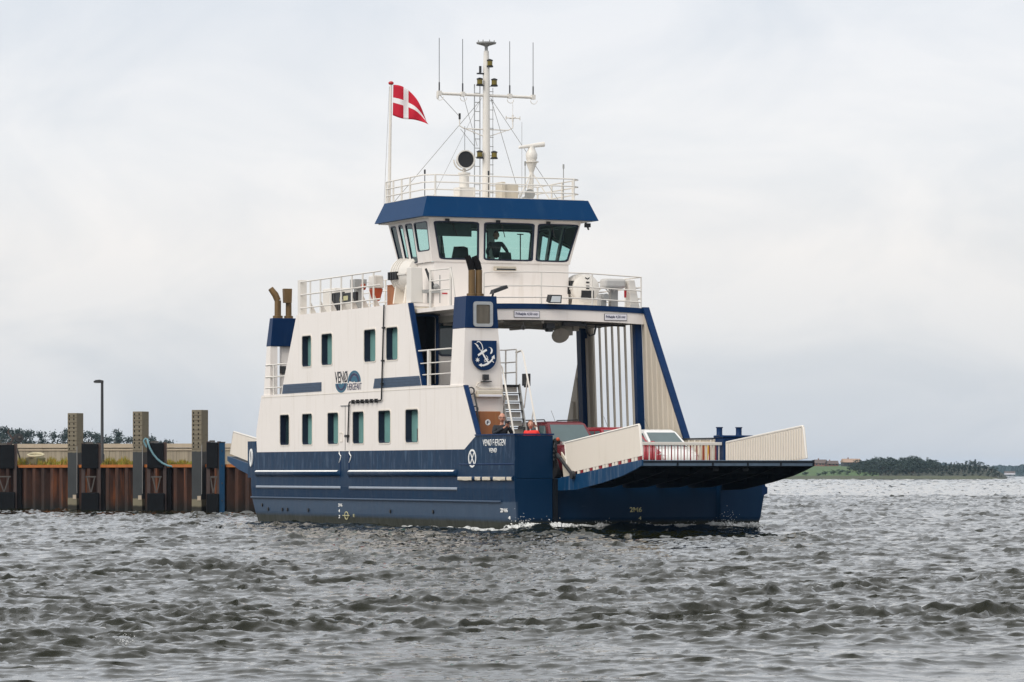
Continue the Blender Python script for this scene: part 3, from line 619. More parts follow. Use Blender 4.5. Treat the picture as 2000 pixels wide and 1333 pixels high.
# things slung under the deck
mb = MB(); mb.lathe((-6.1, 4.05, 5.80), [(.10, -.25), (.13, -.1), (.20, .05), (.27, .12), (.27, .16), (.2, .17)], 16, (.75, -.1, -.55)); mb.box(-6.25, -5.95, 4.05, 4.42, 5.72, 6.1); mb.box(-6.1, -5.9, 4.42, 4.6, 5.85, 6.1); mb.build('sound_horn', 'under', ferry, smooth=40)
mb = MB(); mb.box(-5.75, -5.45, 3.35, 3.62, 5.90, 6.05); mb.box(-5.7, -5.5, 3.42, 3.58, 5.80, 5.90); mb.build('camera_housing', 'dark_steel', ferry)
mb = MB(); mb.tube([(-5.8, 2.75 + .06 * math.cos(a), 5.92 + .06 * math.sin(a)) for a in np.linspace(0, 6.28, 12)], .016, 5); mb.tube([(-5.8, 2.75, 5.98), (-5.8, 2.75, 6.1)], .02, 5); mb.build('lifting_eye', 'grey', ferry)
mb = MB(); mb.tube([(-5.5, 4.65, 6.02), (-5.5, 4.68, 5.80), (-5.5, 4.78, 5.70), (-5.5, 4.92, 5.74), (-5.5, 4.98, 6.0)], .03, 6); mb.tube([(-5.45, 3.9, 6.0), (-5.45, 4.6, 6.04), (-5.45, 5.9, 6.0)], .03, 6); mb.build('cable_loop', 'black', ferry, smooth=60)
mb = MB(); mb.box(-5.6, -5.4, 3.9, 4.6, 5.98, 6.10); mb.build('cable_tray', 'dark_steel', ferry)
# --- far side wall of the car deck: posts, liner panels, open slats
def fy(z): return 6.56 - (z - 2.6) * .035
def fplate(poly, d0, d1, name, mat, par=ferry): return plate(name, poly, [], lambda a, b, d: (a, fy(b) + d, b), d0, d1, mat, par)
fplate([(-5.41, 1.46), (-2.30, 1.46), (-2.65, 2.60), (-5.20, 6.46), (-5.41, 6.46)], .0, .05, 'screen_panel', 'liner')
fplate([(-11.75, 1.46), (-9.26, 1.46), (-9.26, 6.2), (-9.62, 6.2), (-11.18, 3.2)], .0, .05, 'screen_panel', 'liner')
fplate([(-9.26, 1.46), (-5.41, 1.46), (-5.41, 2.55), (-9.26, 2.55)], .0, .05, 'low_screen', 'liner')
for x in np.arange(-5.2, -2.6, .34):
    zt = min(6.4, 2.6 + (-2.65 - x) * 1.513) - .06
    if zt > 2.0: MB().hexa([(x, fy(1.5) - .028, 1.5), (x + .07, fy(1.5) - .028, 1.5), (x + .10, fy(1.5) - .001, 1.5), (x - .03, fy(1.5) - .001, 1.5), (x, fy(zt) - .028, zt), (x + .07, fy(zt) - .028, zt), (x + .10, fy(zt) - .001, zt), (x - .03, fy(zt) - .001, zt)]).build('stiffener', 'liner', ferry)
for x in np.arange(-11.0, -9.3, .38):
    zt = min(6.15, 3.2 + (x - .03 + 11.18) * 1.92) - .38
    if zt > 2.0: MB().hexa([(x, fy(1.5) - .07, 1.5), (x + .08, fy(1.5) - .07, 1.5), (x + .11, fy(1.5) - .001, 1.5), (x - .03, fy(1.5) - .001, 1.5), (x, fy(zt) - .07, zt), (x + .08, fy(zt) - .07, zt), (x + .11, fy(zt) - .001, zt), (x - .03, fy(zt) - .001, zt)]).build('stiffener', 'liner', ferry)

for x, w in ((-9.75, .32), (-5.62, .20)):
    MB().loft([[(x, fy(z) - .22, z), (x + w, fy(z) - .22, z), (x + w, fy(z) - .001, z), (x, fy(z) - .001, z)] for z in (1.46, 6.1)]).build('deck_pillar', 'navy', ferry)
for x in list(np.arange(-9.05, -5.7, .465)):
    MB().loft([[(x, fy(z) - .0, z), (x + .06, fy(z) - .0, z), (x + .06, fy(z) + .055, z), (x, fy(z) + .055, z)] for z in (2.55, 6.12)]).build('slat', 'liner', ferry)
MB().loft([[(-9.26, fy(z) + .0, z), (-9.1, fy(z) + .0, z), (-9.1, fy(z) + .06, z), (-9.26, fy(z) + .06, z)] for z in (2.55, 6.1)]).build('screen_panel', 'liner', ferry)
mb = MB(); mb.hexa([(-2.67, fy(2.6) - .07, 2.60), (-2.56, fy(2.6) - .07, 2.60), (-2.56, fy(2.6) + .12, 2.60), (-2.67, fy(2.6) + .12, 2.60), (-5.24, fy(6.5) - .07, 6.56), (-5.12, fy(6.5) - .07, 6.56), (-5.12, fy(6.5) + .12, 6.56), (-5.24, fy(6.5) + .12, 6.56)]); mb.build('edge_flange', 'navy', ferry)
mb = MB(); mb.box(-2.7, -.565, 6.48, 6.54, 1.458, 2.58); o = mb.build('far_bulwark', 'cream', ferry)
for x in (-2.6, -2.2, -1.8, -1.45, -.75): MB().hexa([(x, 6.30, 1.46), (x + .05, 6.30, 1.46), (x + .05, 6.479, 1.46), (x, 6.479, 1.46), (x, 6.44, 2.56), (x + .05, 6.44, 2.56), (x + .05, 6.479, 2.56), (x, 6.479, 2.56)]).build('bracket', 'white_dirty', o)
MB().box(-3.6, -.61, 6.44, 6.6, 2.585, 2.625).build('bulwark_capping', 'dark_steel', ferry)
mb = MB(); mb.box(-1.33, -1.20, 6.466, 6.479, 1.55, 2.45); mb.build('rust_patch', 'rust_cap', o)
mb = MB(); mb.box(-1.0, -.88, 6.468, 6.479, 1.5, 2.5); mb.build('hazard_patch', paint('hazard_yellow', (.55, .30, .01), .6), o)
# --- ramps
def ramp(x0, x1, za, zb, sgn, name):
    rp = MB()
    def X(q): return x0 + (x1 - x0) * q
    def Z(q): return za + (zb - za) * q
    yn, yf = 1.30, 6.50
    rp.loft([[(X(q), yn + .06, Z(q) - .05), (X(q), yf - .06, Z(q) - .05), (X(q), yf - .06, Z(q)), (X(q), yn + .06, Z(q))] for q in (0, 1)])
    r = rp.build(name, 'ramp_under', ferry)
    def gird(y, t, mat, nm, dz=0.0):
        prof = [(-.06, -.25), (.0, -.32), (.22, -.40), (.55, -.36), (.78, -.29), (.92, -.20), (1.0, -.13)]
        return MB().loft([[(X(q), y, Z(q) + d + dz * (q < .95)), (X(q), y + t, Z(q) + d + dz * (q < .95)), (X(q), y + t, Z(q) - (.052 if dz else -.03)), (X(q), y, Z(q) - (.052 if dz else -.03))] for q, d in prof]).build(nm, mat, r)
    gird(yn, .058, 'ramp_blue', 'side_girder'); gird(yf - .058, .058, 'ramp_under', 'side_girder')
    for y in (2.35, 3.4, 4.45, 5.45): gird(y, .05, 'ramp_under', 'longitudinal', .06)
    mb = MB()
    for q in (.25, .5, .75): mb.box(X(q) - .03, X(q) + .03, yn + .06, yf - .06, Z(q) - .22, Z(q) - .052)
    mb.build('crossbeam', 'ramp_under', r)
    mb = MB(); mb.box(X(1) - .04 * sgn - .03, X(1) - .04 * sgn + .03, yn + .002, yf - .002, Z(1) - .14, Z(1) + .02)
    mb.build('tip_edge', 'ramp_edge', r, bevel=.012)
    mb = MB(); [mb.lathe((X(.93), y, Z(.93) - .24), [(.07, 0), (.09, .06), (.05, .14)], 8) for y in (3.7, 4.6)]; mb.build('landing_foot', 'dark_steel', r)
    return r, X, Z
rb, X, Z = ramp(.12, 5.58, 1.44, 1.935, 1, 'bow_ramp')
rs, XS, ZS = ramp(-23.0, -28.9, 1.47, 2.17, -1, 'stern_ramp')
def guard(r, y, pts, th, mat, ribs=None):
    o = plate('side_guard', pts, [], SIDE, y, y + th, mat, r)
    mb = MB(); top = [p for p in pts[1:3]]
    mb.tube([(pts[0][0], y + th / 2, pts[0][1]), (pts[1][0], y + th / 2, pts[1][1]), (pts[2][0] - .05 * (1 if pts[2][0] > 0 else -1), y + th / 2, pts[2][1]), (pts[2][0], y + th / 2, pts[2][1] - .05), (pts[3][0], y + th / 2, pts[3][1])], .035, 6); mb.build('guard_rim', 'clean_white', o, smooth=50)
    if ribs is not None:
        mb = MB()
        for x in ribs:
            q = (x - pts[1][0]) / (pts[2][0] - pts[1][0]); zt = pts[1][1] + (pts[2][1] - pts[1][1]) * q; zb = pts[0][1] + (pts[3][1] - pts[0][1]) * q
            mb.box(x - .014, x + .014, y - .035, y - .001, zb + .03, zt - .05)
        mb.build('ribs', 'clean_white', o)
    return o
G = guard(rb, 1.31, [(.66, 1.72), (.50, 2.45), (5.42, 2.90), (5.58, 2.07), (1.22, 1.655)], .04, 'panel')
guard(rb, 6.44, [(.30, 1.53), (.28, 2.48), (5.02, 2.89), (5.20, 2.01)], .03, 'panel', ribs=np.arange(.45, 5.1, .155))
guard(rs, 1.31, [(-23.6, 1.62), (-23.5, 2.55), (-28.30, 3.05), (-28.62, 2.28)], .04, 'panel'); guard(rs, 6.44, [(-23.6, 1.62), (-23.5, 2.55), (-28.30, 3.05), (-28.62, 2.28)], .03, 'panel')
mb1, mb2, mb3 = MB(), MB(), MB()
for k, x in enumerate(np.arange(1.35, 5.5, .21)):
    z = 1.44 + (x - .12) * .0907 + .03
    MB().box(x, x + .14, 1.315, 1.345, z - .01, z + .13).build('red_block' if k % 3 == 1 else 'white_block', 'barrier_red' if k % 3 == 1 else 'panel', G)
mb = MB(); mb.bar((.30, 1.26, 2.02), (1.15, 1.24, 1.58), .07); mb.lathe((1.18, 1.20, 1.55), [(.11, 0), (.11, .10)], 12, (0, 1, 0)); mb.tube([(.1, 1.25, 2.13), (.32, 1.26, 2.01)], .055, 8); mb.build('ramp_hinge_arm', 'dark_steel', rb)
mb = MB(); mb.hexa([(.30, 1.36, 1.50), (.85, 1.36, 1.50), (.85, 1.40, 1.50), (.30, 1.40, 1.50), (.12, 1.36, 2.2), (.45, 1.36, 2.0), (.45, 1.40, 2.0), (.12, 1.40, 2.2)]); mb.build('hinge_plate', 'cream', rb)
mb = MB(); mb.lathe((-.10, 1.32, 2.42), [(.10, 0), (.12, .1), (.07, .16)], 10); mb.box(-.15, .05, 1.20, 1.28, 1.75, 2.5)
for k in range(4): mb.tube([(.05, 1.2, 2.45 - .1 * k), (.16, 1.12, 2.32 - .12 * k), (.12, 1.22, 2.2 - .12 * k), (.0, 1.27, 2.15 - .1 * k)], .022, 5)
mb.build('hydraulic_hoses', 'black', ferry)
MB().ball((-.02, 1.33, 2.55), .06).build('beacon', 'orange', ferry, smooth=60)
MB().box(-.20, .05, 1.175, 1.30, .2, 1.44).build('hinge_gap_box', 'ramp_under', ferry)  # dark box set in the gap beside the near ramp hinge
# deck gate with red and white bars
mb = MB(); mb.box(-.16, -.06, 1.5, 6.48, 2.40, 2.49); gate = mb.build('deck_gate', 'clean_white', ferry, bevel=.01)
mb1, mb2 = MB(), MB()
for k, y in enumerate(np.arange(1.6, 6.45, .10)): (mb1 if k % 2 else mb2).box(-.125, -.095, y - .012, y + .012, 1.47, 2.40)
mb1.build('red_bars', 'barrier_red', gate); mb2.build('white_bars', 'clean_white', gate)
# --- rails, posts and fittings on the house roof and bridge deck
def rail(path, heights, r, posts, name, mat='clean_white', gus=False, pw=.03):
    mb = MB()
    for h in heights: mb.tube([(x, y, z + h) for x, y, z in path], r, 6)
    for (x, y, z) in posts:
        if gus: mb.box(x - .05, x + .05, y - .012, y + .012, z, z + heights[-1]); mb.hexa([(x, y, z), (x + .02, y, z), (x + .02, y + .22, z), (x, y + .22, z), (x, y, z + .4), (x + .02, y, z + .4), (x + .02, y + .01, z + .4), (x, y + .01, z + .4)])
        else: mb.tube([(x, y, z), (x, y, z + heights[-1])], pw, 6)
    return mb.build(name, mat, ferry, smooth=50)
rail([(-17.9, .06, 6.71), (-10.6, .06, 6.71)], (.22, .65, 1.07), .025, [(x, .06, 6.71) for x in np.arange(-16.9, -10.5, .95)], 'roof_railing', gus=True)
MB().box(-18.02, -17.78, .03, .26, 6.72, 7.85).build('corner_post', 'clean_white', ferry, bevel=.01)
rail([(-17.9, 1.95, 6.71), (-10.9, 1.95, 6.71)], (.35, .70, 1.05), .022, [(x, 1.95, 6.71) for x in np.arange(-17.9, -10.9, 1.4)], 'roof_railing')
mb = MB(); mb.box(-17.5, -16.4, .7, 1.3, 6.71, 7.55); mb.build('roof_locker', 'clean_white', ferry, bevel=.03)
mb = MB(); mb.box(-15.15, -14.95, .9, 1.1, 6.71, 7.6); mb.box(-15.25, -14.8, .8, 1.2, 7.5, 7.75); mb.build('winch_post', 'grey', ferry)
mb = MB()
for k in range(5): mb.box(-16.3 + k * .22, -16.22 + k * .22, .55, .6, 6.75, 7.32)
mb.box(-16.4, -15.2, .54, .61, 7.32, 7.36); mb.build('dark_rack', 'dark_steel', ferry)
o = MB().box(-14.6, -12.9, .12, .20, 6.92, 7.25).build('nameboard', 'black', ferry)
mb = MB(); mb.box(-14.0, -13.6, .112, .119, 7.02, 7.16); mb.tube([(-14.25, .11, 7.16), (-14.3, .10, 7.02), (-14.2, .11, 7.0)], .012, 5); mb.build('board_marks', 'mark_yellow', o)
# davit column, arm and post at the front of the house roof
MB().loft([[(-8.15, .09, 6.71), (-8.15, .50, 6.71), (-8.55, .50, 6.71), (-8.55, .09, 6.71)], [(-8.15, .09, 7.78), (-8.15, .46, 7.78), (-8.5, .46, 7.78), (-8.5, .09, 7.78)]]).build('davit_column', 'clean_white', ferry, bevel=.02)
mb = MB(); mb.tube([(-8.1, .55, 7.74), (-8.1, .80, 7.15)], [.035, .07], 8); mb.build('gas_strut', 'dark_steel', ferry)
mb = MB(); mb.box(-8.2, -7.95, .45, .95, 7.0, 7.1); mb.box(-8.15, -8.05, .62, .70, 6.71, 7.0); mb.ball((-8.0, .85, 7.2), .09); mb.tube([(-8.05, .98, 6.71), (-8.05, .98, 7.55)], .03, 6); mb.build('winch', 'grey', ferry, smooth=50)
mb = MB()
for a, b, c in (((-6.6, .10), (-4.9, .10), 3),):
    for z in (7.0, 7.28, 7.60): mb.tube([(-6.6, .10, z), (-5.0, .10, z - .02)], .022, 6)
for x in (-6.6, -5.0): mb.tube([(x, .10, 6.5), (x, .10, 7.62)], .035, 6)
mb.tube([(-5.0, .10, 7.58), (-4.9, .12, 7.3), (-4.78, .14, 6.74)], .03, 6); mb.build('side_railing', 'clean_white', ferry, smooth=50)
P = [(-5.0, 1.15, 6.50), (-5.27, 1.5, 6.55), (-5.27, 3.0, 6.585), (-5.27, 4.6, 6.57), (-5.27, 6.35, 6.49)]
rail(P, (.22, .56, .97), .022, [P[0], (-5.27, 3.1, 6.58), (-5.27, 4.75, 6.56), P[4]], 'bridge_deck_railing', pw=.022)
rail([(-5.27, 6.35, 6.49), (-11.3, 6.35, 6.47)], (.33, .66, .97), .022, [(x, 6.35, 6.48) for x in (-6.4, -7.6, -8.8, -10, -11.2)], 'bridge_deck_railing', pw=.022)
rail([(-11.3, 6.35, 6.47), (-11.3, 2.1, 6.5)], (.33, .66, .97), .022, [(-11.3, y, 6.49) for y in (2.1, 3.5, 5)], 'bridge_deck_railing', pw=.022)
mb = MB(); mb.loft([[(-5.35, 6.05, 6.5), (-5.35, 6.36, 6.5), (-5.7, 6.36, 6.5), (-5.7, 6.05, 6.5)], [(-5.4, 6.0, 7.38), (-5.4, 6.2, 7.38), (-5.7, 6.2, 7.38), (-5.7, 6.0, 7.38)]]); mb.build('davit_column', 'clean_white', ferry, bevel=.02)
mb = MB(); mb.box(-5.9, -5.45, 5.25, 5.95, 7.12, 7.42); o = mb.build('covered_winch', 'tarp', ferry, bevel=.08)
mb = MB(); mb.box(-5.75, -5.55, 5.5, 5.72, 6.5, 7.12); mb.box(-5.8, -5.5, 5.15, 5.32, 6.5, 6.95); mb.lathe((-5.5, 5.26, 6.86), [(.1, 0), (.1, .12)], 10, (1, 0, 0)); mb.tube([(-5.5, 5.3, 7.1), (-5.48, 5.38, 7.0), (-5.48, 5.45, 7.1), (-5.48, 5.55, 7.02), (-5.48, 5.6, 7.12)], .02, 5); mb.build('winch_foot', 'grey', o)
mb = MB(); mb.box(-5.42, -5.38, 5.86, 5.92, 6.85, 7.1); mb.build('fire_extinguisher', 'red', o)
mb = MB(); mb.hexa([(-5.2, 3.22, 6.68), (-4.98, 3.22, 6.62), (-4.98, 3.62, 6.62), (-5.2, 3.62, 6.68), (-5.15, 3.25, 6.88), (-4.98, 3.28, 6.86), (-4.98, 3.64, 6.86), (-5.15, 3.64, 6.88)]); o = mb.build('flood_light', 'dark_steel', ferry); MB().hexa([(-4.979, 3.27, 6.65), (-4.972, 3.27, 6.65), (-4.972, 3.58, 6.65), (-4.979, 3.58, 6.65), (-4.979, 3.32, 6.83), (-4.972, 3.32, 6.83), (-4.972, 3.6, 6.83), (-4.979, 3.6, 6.83)]).build('lens', 'lamp_glass', o)
mb = MB(); mb.tube([(-4.0, 1.0, 6.73), (-3.95, 1.02, 6.86)], .03, 6); mb.hexa([(-4.1, .95, 6.80), (-3.8, .95, 6.80), (-3.8, 1.42, 6.97), (-4.1, 1.42, 6.97), (-4.1, 1.0, 6.92), (-3.8, 1.0, 6.92), (-3.8, 1.38, 7.06), (-4.1, 1.38, 7.06)]); mb.build('flood_light', 'dark_steel', ferry)
# --- wheelhouse
ZB, ZT = 7.95, 9.25
mb = MB(); ring(mb, [(-8.03, .80), (-8.03, 5.20), (-10.75, 5.20), (-10.75, .80)], [(-8.11, .88), (-8.11, 5.12), (-10.67, 5.12), (-10.67, .88)], lambda a, b, d: (a, b, d), 6.502, ZB); mb.build('wheelhouse_base', 'white', ferry)
bot = {'nf': (-8.0, .73), 'ff': (-8.0, 5.23), 'fa': (-10.80, 5.23), 'na': (-10.80, .73)}
top = {'nf': (-7.75, .50), 'ff': (-7.75, 5.50), 'fa': (-11.10, 5.50), 'na': (-11.10, .50)}
def wallfn(k0, k1):
    b0, b1, t0, t1 = (Vector((*bot[k0], ZB)), Vector((*bot[k1], ZB)), Vector((*top[k0], ZT)), Vector((*top[k1], ZT)))
    n = (b1 - b0).cross(t0 - b0).normalized()
    def fn(a, b, d):
        return (b0.lerp(b1, a)).lerp(t0.lerp(t1, a), b) + n * d
    return fn
def rquad(c, r=.04):                                          # c: four (a, b) corners, anticlockwise
    out = []
    for i in range(4):
        p = Vector(c[i]); q0 = Vector(c[i - 1]); q1 = Vector(c[(i + 1) % 4])
        u = p + (q0 - p).normalized() * min(r, (q0 - p).length * .3); w = p + (q1 - p).normalized() * min(r, (q1 - p).length * .3)
        out += [tuple(u), tuple(u * .25 + p * .5 + w * .25), tuple(w)]
    return out
def shrink(c, k):
    m = Vector((sum(p[0] for p in c) / 4, sum(p[1] for p in c) / 4)); return [(m.x + (p[0] - m.x) * (1 - k), m.y + (p[1] - m.y) * (1 - k)) for p in c]
def wh_wall(k0, k1, quads, sgn):
    fn0 = wallfn(k0, k1); fn = lambda a, b, d: fn0(a, b, d * sgn)
    plate('wheelhouse_wall', [(0, 0), (1, 0), (1, 1), (0, 1)], [rquad(q) for q in quads], fn, 0.0, .06, 'white', ferry)
    for q in quads:
        mb = MB(); ring(mb, rquad(shrink(q, -.035)), rquad(shrink(q, .04)), fn, -.008, .05); f = mb.build('window', 'jamb', ferry)
        g = rquad(shrink(q, .05)); me = bpy.data.meshes.new('pane'); vs = [fn(a, b, .02) for a, b in g]; me.from_pydata([tuple(v) for v in vs], [], [tuple(range(len(vs)))]); link('pane', me, 'wheel_glass', f)
b0, b1 = .07, .915
wh_wall('nf', 'ff', [[(.056, b0), (.329, b0), (.324, b1), (.034, b1)], [(.373, b0), (.718, b0), (.690, b1), (.366, b1)], [(.747, b0), (.976, b0), (.988, b1), (.722, b1)]], -1)
wh_wall('na', 'nf', [[(.04, .05), (.17, .05), (.17, .92), (.04, .92)], [(.24, .05), (.34, .05), (.34, .92), (.24, .92)], [(.41, .03), (.58, .03), (.58, .92), (.41, .92)], [(.63, .27), (.95, .27), (.95, .92), (.63, .92)]], -1)
wh_wall('fa', 'na', [[(.04, b0), (.30, b0), (.30, b1), (.04, b1)], [(.34, b0), (.66, b0), (.66, b1), (.34, b1)], [(.70, b0), (.96, b0), (.96, b1), (.70, b1)]], -1)
wh_wall('ff', 'fa', [[(.04, b0), (.34, b0), (.34, b1), (.04, b1)], [(.38, b0), (.62, b0), (.62, b1), (.38, b1)], [(.67, b0), (.96, b0), (.96, b1), (.67, b1)]], -1)
rq = lambda x0, x1, y0, y1, z: [(x1, y0, z), (x1, y1, z), (x0, y1, z), (x0, y0, z)]
MB().loft([rq(-11.34, -7.32, .14, 5.89, 9.262), rq(-11.10, -7.57, .38, 5.65, 9.88)]).build('roof_visor', 'visor', ferry)
MB().loft([rq(-11.3, -7.5, .26, 5.74, 9.235), rq(-11.3, -7.5, .26, 5.74, 9.258)]).build('soffit', 'clean_white', ferry)
MB().box(-11.15, -7.65, .42, 5.55, 9.882, 9.90).build('wheelhouse_roof', 'white_dirty', ferry)
mb = MB(); mb.box(-10.66, -8.12, .89, 5.11, 7.10, 7.15); mb.build('wheelhouse_floor', 'interior', ferry)
MB().loft([rq(-10.95, -7.85, .62, 5.38, 9.19), rq(-10.95, -7.85, .62, 5.38, 9.232)]).build('wheelhouse_ceiling', 'interior', ferry)
mb = MB(); mb.hexa([(-8.9, 1.5, 7.16), (-8.35, 1.5, 7.16), (-8.35, 2.15, 7.16), (-8.9, 2.15, 7.16), (-8.75, 1.72, 8.46), (-8.5, 1.62, 8.40), (-8.5, 2.08, 8.42), (-8.75, 2.05, 8.48)]); mb.hexa([(-8.6, 1.0, 7.16), (-8.25, 1.0, 7.16), (-8.25, 1.35, 7.16), (-8.6, 1.35, 7.16), (-8.55, 1.02, 8.24), (-8.3, 1.02, 8.2), (-8.3, 1.25, 8.22), (-8.55, 1.25, 8.24)]); mb.hexa([(-8.7, 3.05, 7.16), (-8.3, 3.05, 7.16), (-8.3, 3.55, 7.16), (-8.7, 3.55, 7.16), (-8.6, 3.15, 8.32), (-8.4, 3.15, 8.30), (-8.4, 3.45, 8.30), (-8.6, 3.45, 8.32)]); mb.build('console', 'console', ferry)
mb = MB(); mb.tube([(-8.4, 1.18, 7.16), (-8.4, 1.18, 9.19)], .022, 6); mb.tube([(-8.3, 3.72, 7.16), (-8.3, 3.72, 8.85)], .018, 6); mb.box(-8.32, -8.28, 3.62, 3.82, 8.84, 8.87); mb.build('indoor_post', 'black', ferry)
MB().box(-7.98, -7.96, .75, 1.98, 8.72, 9.12).build('pane_reflection', 'interior', ferry)  # dark panel stands in for the roof interior reflected in this pane
for y0, y1 in ((1.1, 1.45), (2.75, 3.0), (4.4, 4.65)): mb = MB(); mb.tube([(-7.73, y0, 9.20), (-7.72, (y0 + y1) / 2, 9.05), (-7.80, y1, 8.72)], .014, 5); mb.box(-7.80, -7.70, y0 - .06, y0 + .06, 9.16, 9.22); mb.build('wiper', 'black', ferry)
mb = MB(); mb.box(-8.03, -7.86, 2.72, 3.42, 7.72, 7.80); mb.box(-8.03, -7.90, 2.72, 3.42, 7.80, 7.85); o = mb.build('tube_light', 'cream', ferry, bevel=.015); MB().box(-7.858, -7.853, 2.76, 3.38, 7.73, 7.78).build('diffuser', 'dark_steel', o)
mb = MB(); mb.box(-7.75, -7.60, 5.60, 5.75, 9.08, 9.20); mb.tube([(-7.65, 5.6, 9.22), (-7.6, 5.68, 9.0)], .03, 6); mb.build('camera', 'black', ferry)
MB().box(-8.028, -8.02, 1.05, 1.22, 6.98, 7.02).build('red_tag', 'red', ferry)
# --- roof of the wheelhouse: rail, mast, antennas, search light, radar
zr = 9.90
rp = [(-11.1, .44, zr), (-8.05, .44, zr), (-7.75, .72, zr), (-7.75, 5.25, zr)]
rail(rp, (.20, .42, .64), .022, [(-11.1, .44, zr), (-10.5, .44, zr), (-9.8, .44, zr), (-9.1, .44, zr), (-7.75, .72, zr)], 'roof_rail', pw=.03)
rail([(-7.75, 5.25, zr), (-8.0, 5.5, zr), (-11.1, 5.5, zr), (-11.1, 3.7, zr)], (.20, .42, .64), .022, [(-7.75, 5.25, zr), (-8.4, 5.5, zr), (-9.2, 5.5, zr), (-10, 5.5, zr), (-11.1, 5.5, zr), (-11.1, 3.7, zr)], 'roof_rail', pw=.03)
mast = MB().tube([(-9.5, 3.1, zr), (-9.5, 3.1, 13.95), (-9.5, 3.1, 14.52)], [.125, .105, .08], 14).build('mast', 'clean_white', ferry, smooth=50)
mb = MB(); mb.lathe((-9.5, 3.1, 14.52), [(.05, 0), (.05, .13), (.10, .16), (.30, .22), (.31, .26), (.0, .27)], 20)
for k in range(8): mb.lathe((-9.5 + .26 * math.cos(k * .785), 3.1 + .26 * math.sin(k * .785), 14.77), [(.02, 0), (.015, .07)], 6)
mb.build('mast_disc', 'grey', mast, smooth=40)
mb = MB(); mb.tube([(-9.5, 1.50, 13.16), (-9.5, 4.72, 13.16)], .045, 8); mb.tube([(-9.5, 1.50, 13.0), (-9.5, 1.50, 13.2)], .04, 6)
for y in (1.55, 2.32, 3.88, 4.66):
    mb.box(-9.56, -9.44, y - .06, y + .06, 13.1, 13.24)
    mb.tube([(-9.44, y + .11 * math.cos(a), 13.06 + .11 * math.sin(a)) for a in np.linspace(0, -3.14, 7)], .012, 5)
yard = mb.build('yard', 'clean_white', mast, smooth=50)
for y in (1.55, 2.32, 3.88, 4.66):
    mb = MB(); mb.tube([(-9.5, y, 13.2), (-9.5, y, 13.5)], .022, 6); mb.tube([(-9.5, y, 13.5), (-9.5, y, 14.85)], .010, 5); mb.build('whip_antenna', 'dark_steel', yard)
mb = MB()
for sg in (-1, 1):
    y1 = 3.1 + sg * .88
    mb.tube([(-9.5, 3.1, 12.12), (-9.5, 3.1 + sg * .72, 12.12), (-9.5, y1, 12.2), (-9.5, y1, 12.42)], .02, 6); mb.tube([(-9.5, 3.1, 11.88), (-9.5, 3.1 + sg * .65, 12.1)], .016, 6)
arm = mb.build('spreader', 'clean_white', mast, smooth=50)
mb = MB(); mb.tube([(-9.5, 2.22, 12.4), (-9.5, 2.22, 12.58)], .035, 7); mb.build('antenna_base', 'black', arm)
mb = MB(); mb.tube([(-9.5, 3.98, 12.4), (-9.5, 3.98, 12.6)], .03, 7); mb.tube([(-9.5, 3.76, 12.5), (-9.5, 4.22, 12.5)], .018, 5); mb.tube([(-9.72, 3.98, 12.5), (-9.28, 3.98, 12.5)], .018, 5)
for y in (3.76, 4.22): mb.tube([(-9.5, y, 12.44), (-9.5, y, 12.56)], .018, 5)
mb.tube([(-9.5, 3.98, 12.6), (-9.5, 3.98, 13.0)], .008, 5); mb.build('wind_vane', 'clean_white', arm)
for (x, y, z) in ((-9.42, 3.18, 14.06), (-9.44, 2.86, 13.48), (-9.44, 3.34, 13.48), (-9.44, 2.86, 11.26), (-9.44, 3.34, 11.26)):
    o = MB().lathe((x, y, z), [(.085, 0), (.095, .02), (.085, .03), (.085, .15), (.07, .15)], 12).build('lantern', 'brass', mast, smooth=40)
    mb = MB(); mb.lathe((x, y, z), [(.11, -.04), (.11, 0), (.05, 0)], 12); mb.box(-9.5, x, min(y, 3.1), max(y, 3.1), z - .045, z - .03); mb.build('lantern_base', 'black', o); MB().lathe((x, y, z + .15), [(.1, 0), (.1, .03), (.03, .06)], 12).build('lantern_cap', 'black', o)
mb = MB(); mb.tube([(-9.5, 2.90, 13.85), (-9.5, 2.90, 14.05)], .04, 7); mb.box(-9.55, -9.45, 2.80, 3.05, 13.80, 13.84); mb.build('sensor', 'dark_steel', mast)
mb = MB()
for y in (2.76, 2.94): mb.tube([(-9.62, y, zr), (-9.62, y, 13.5)], .018, 5)
for z in np.arange(10.15, 13.4, .28): mb.tube([(-9.62, 2.76, z), (-9.62, 2.94, z)], .012, 5)
mb.build('mast_ladder', 'steel', mast)
mb = MB()
for z in np.arange(10.2, 13.3, .28): mb.tube([(-9.5, 3.1, z), (-9.48, 3.33, z)], .010, 4)
mb.tube([(-9.48, 3.31, zr), (-9.48, 3.31, 13.4)], .010, 5); mb.build('mast_cables', 'grey', mast)
for p, q in (((-9.5, 2.95, 13.08), (-8.0, .75, zr)), ((-9.5, 3.25, 13.08), (-9.0, 4.05, zr)), ((-9.5, 3.25, 13.08), (-8.3, 5.0, zr)), ((-9.5, 1.58, 13.1), (-9.5, 2.2, 12.5)), ((-9.5, 2.35, 13.1), (-9.5, 2.8, 11.6)), ((-9.5, 2.25, 12.1), (-9.6, 2.75, 11.6)), ((-9.5, 2.9, 13.0), (-10.9, .6, zr))):
    MB().tube([p, q], .009, 4).build('stay_wire', 'grey', mast)
mb = MB(); mb.tube([(-8.6, 2.02, zr), (-8.6, 2.02, 12.1)], .008, 4); mb.build('whip_antenna', 'dark_steel', ferry)
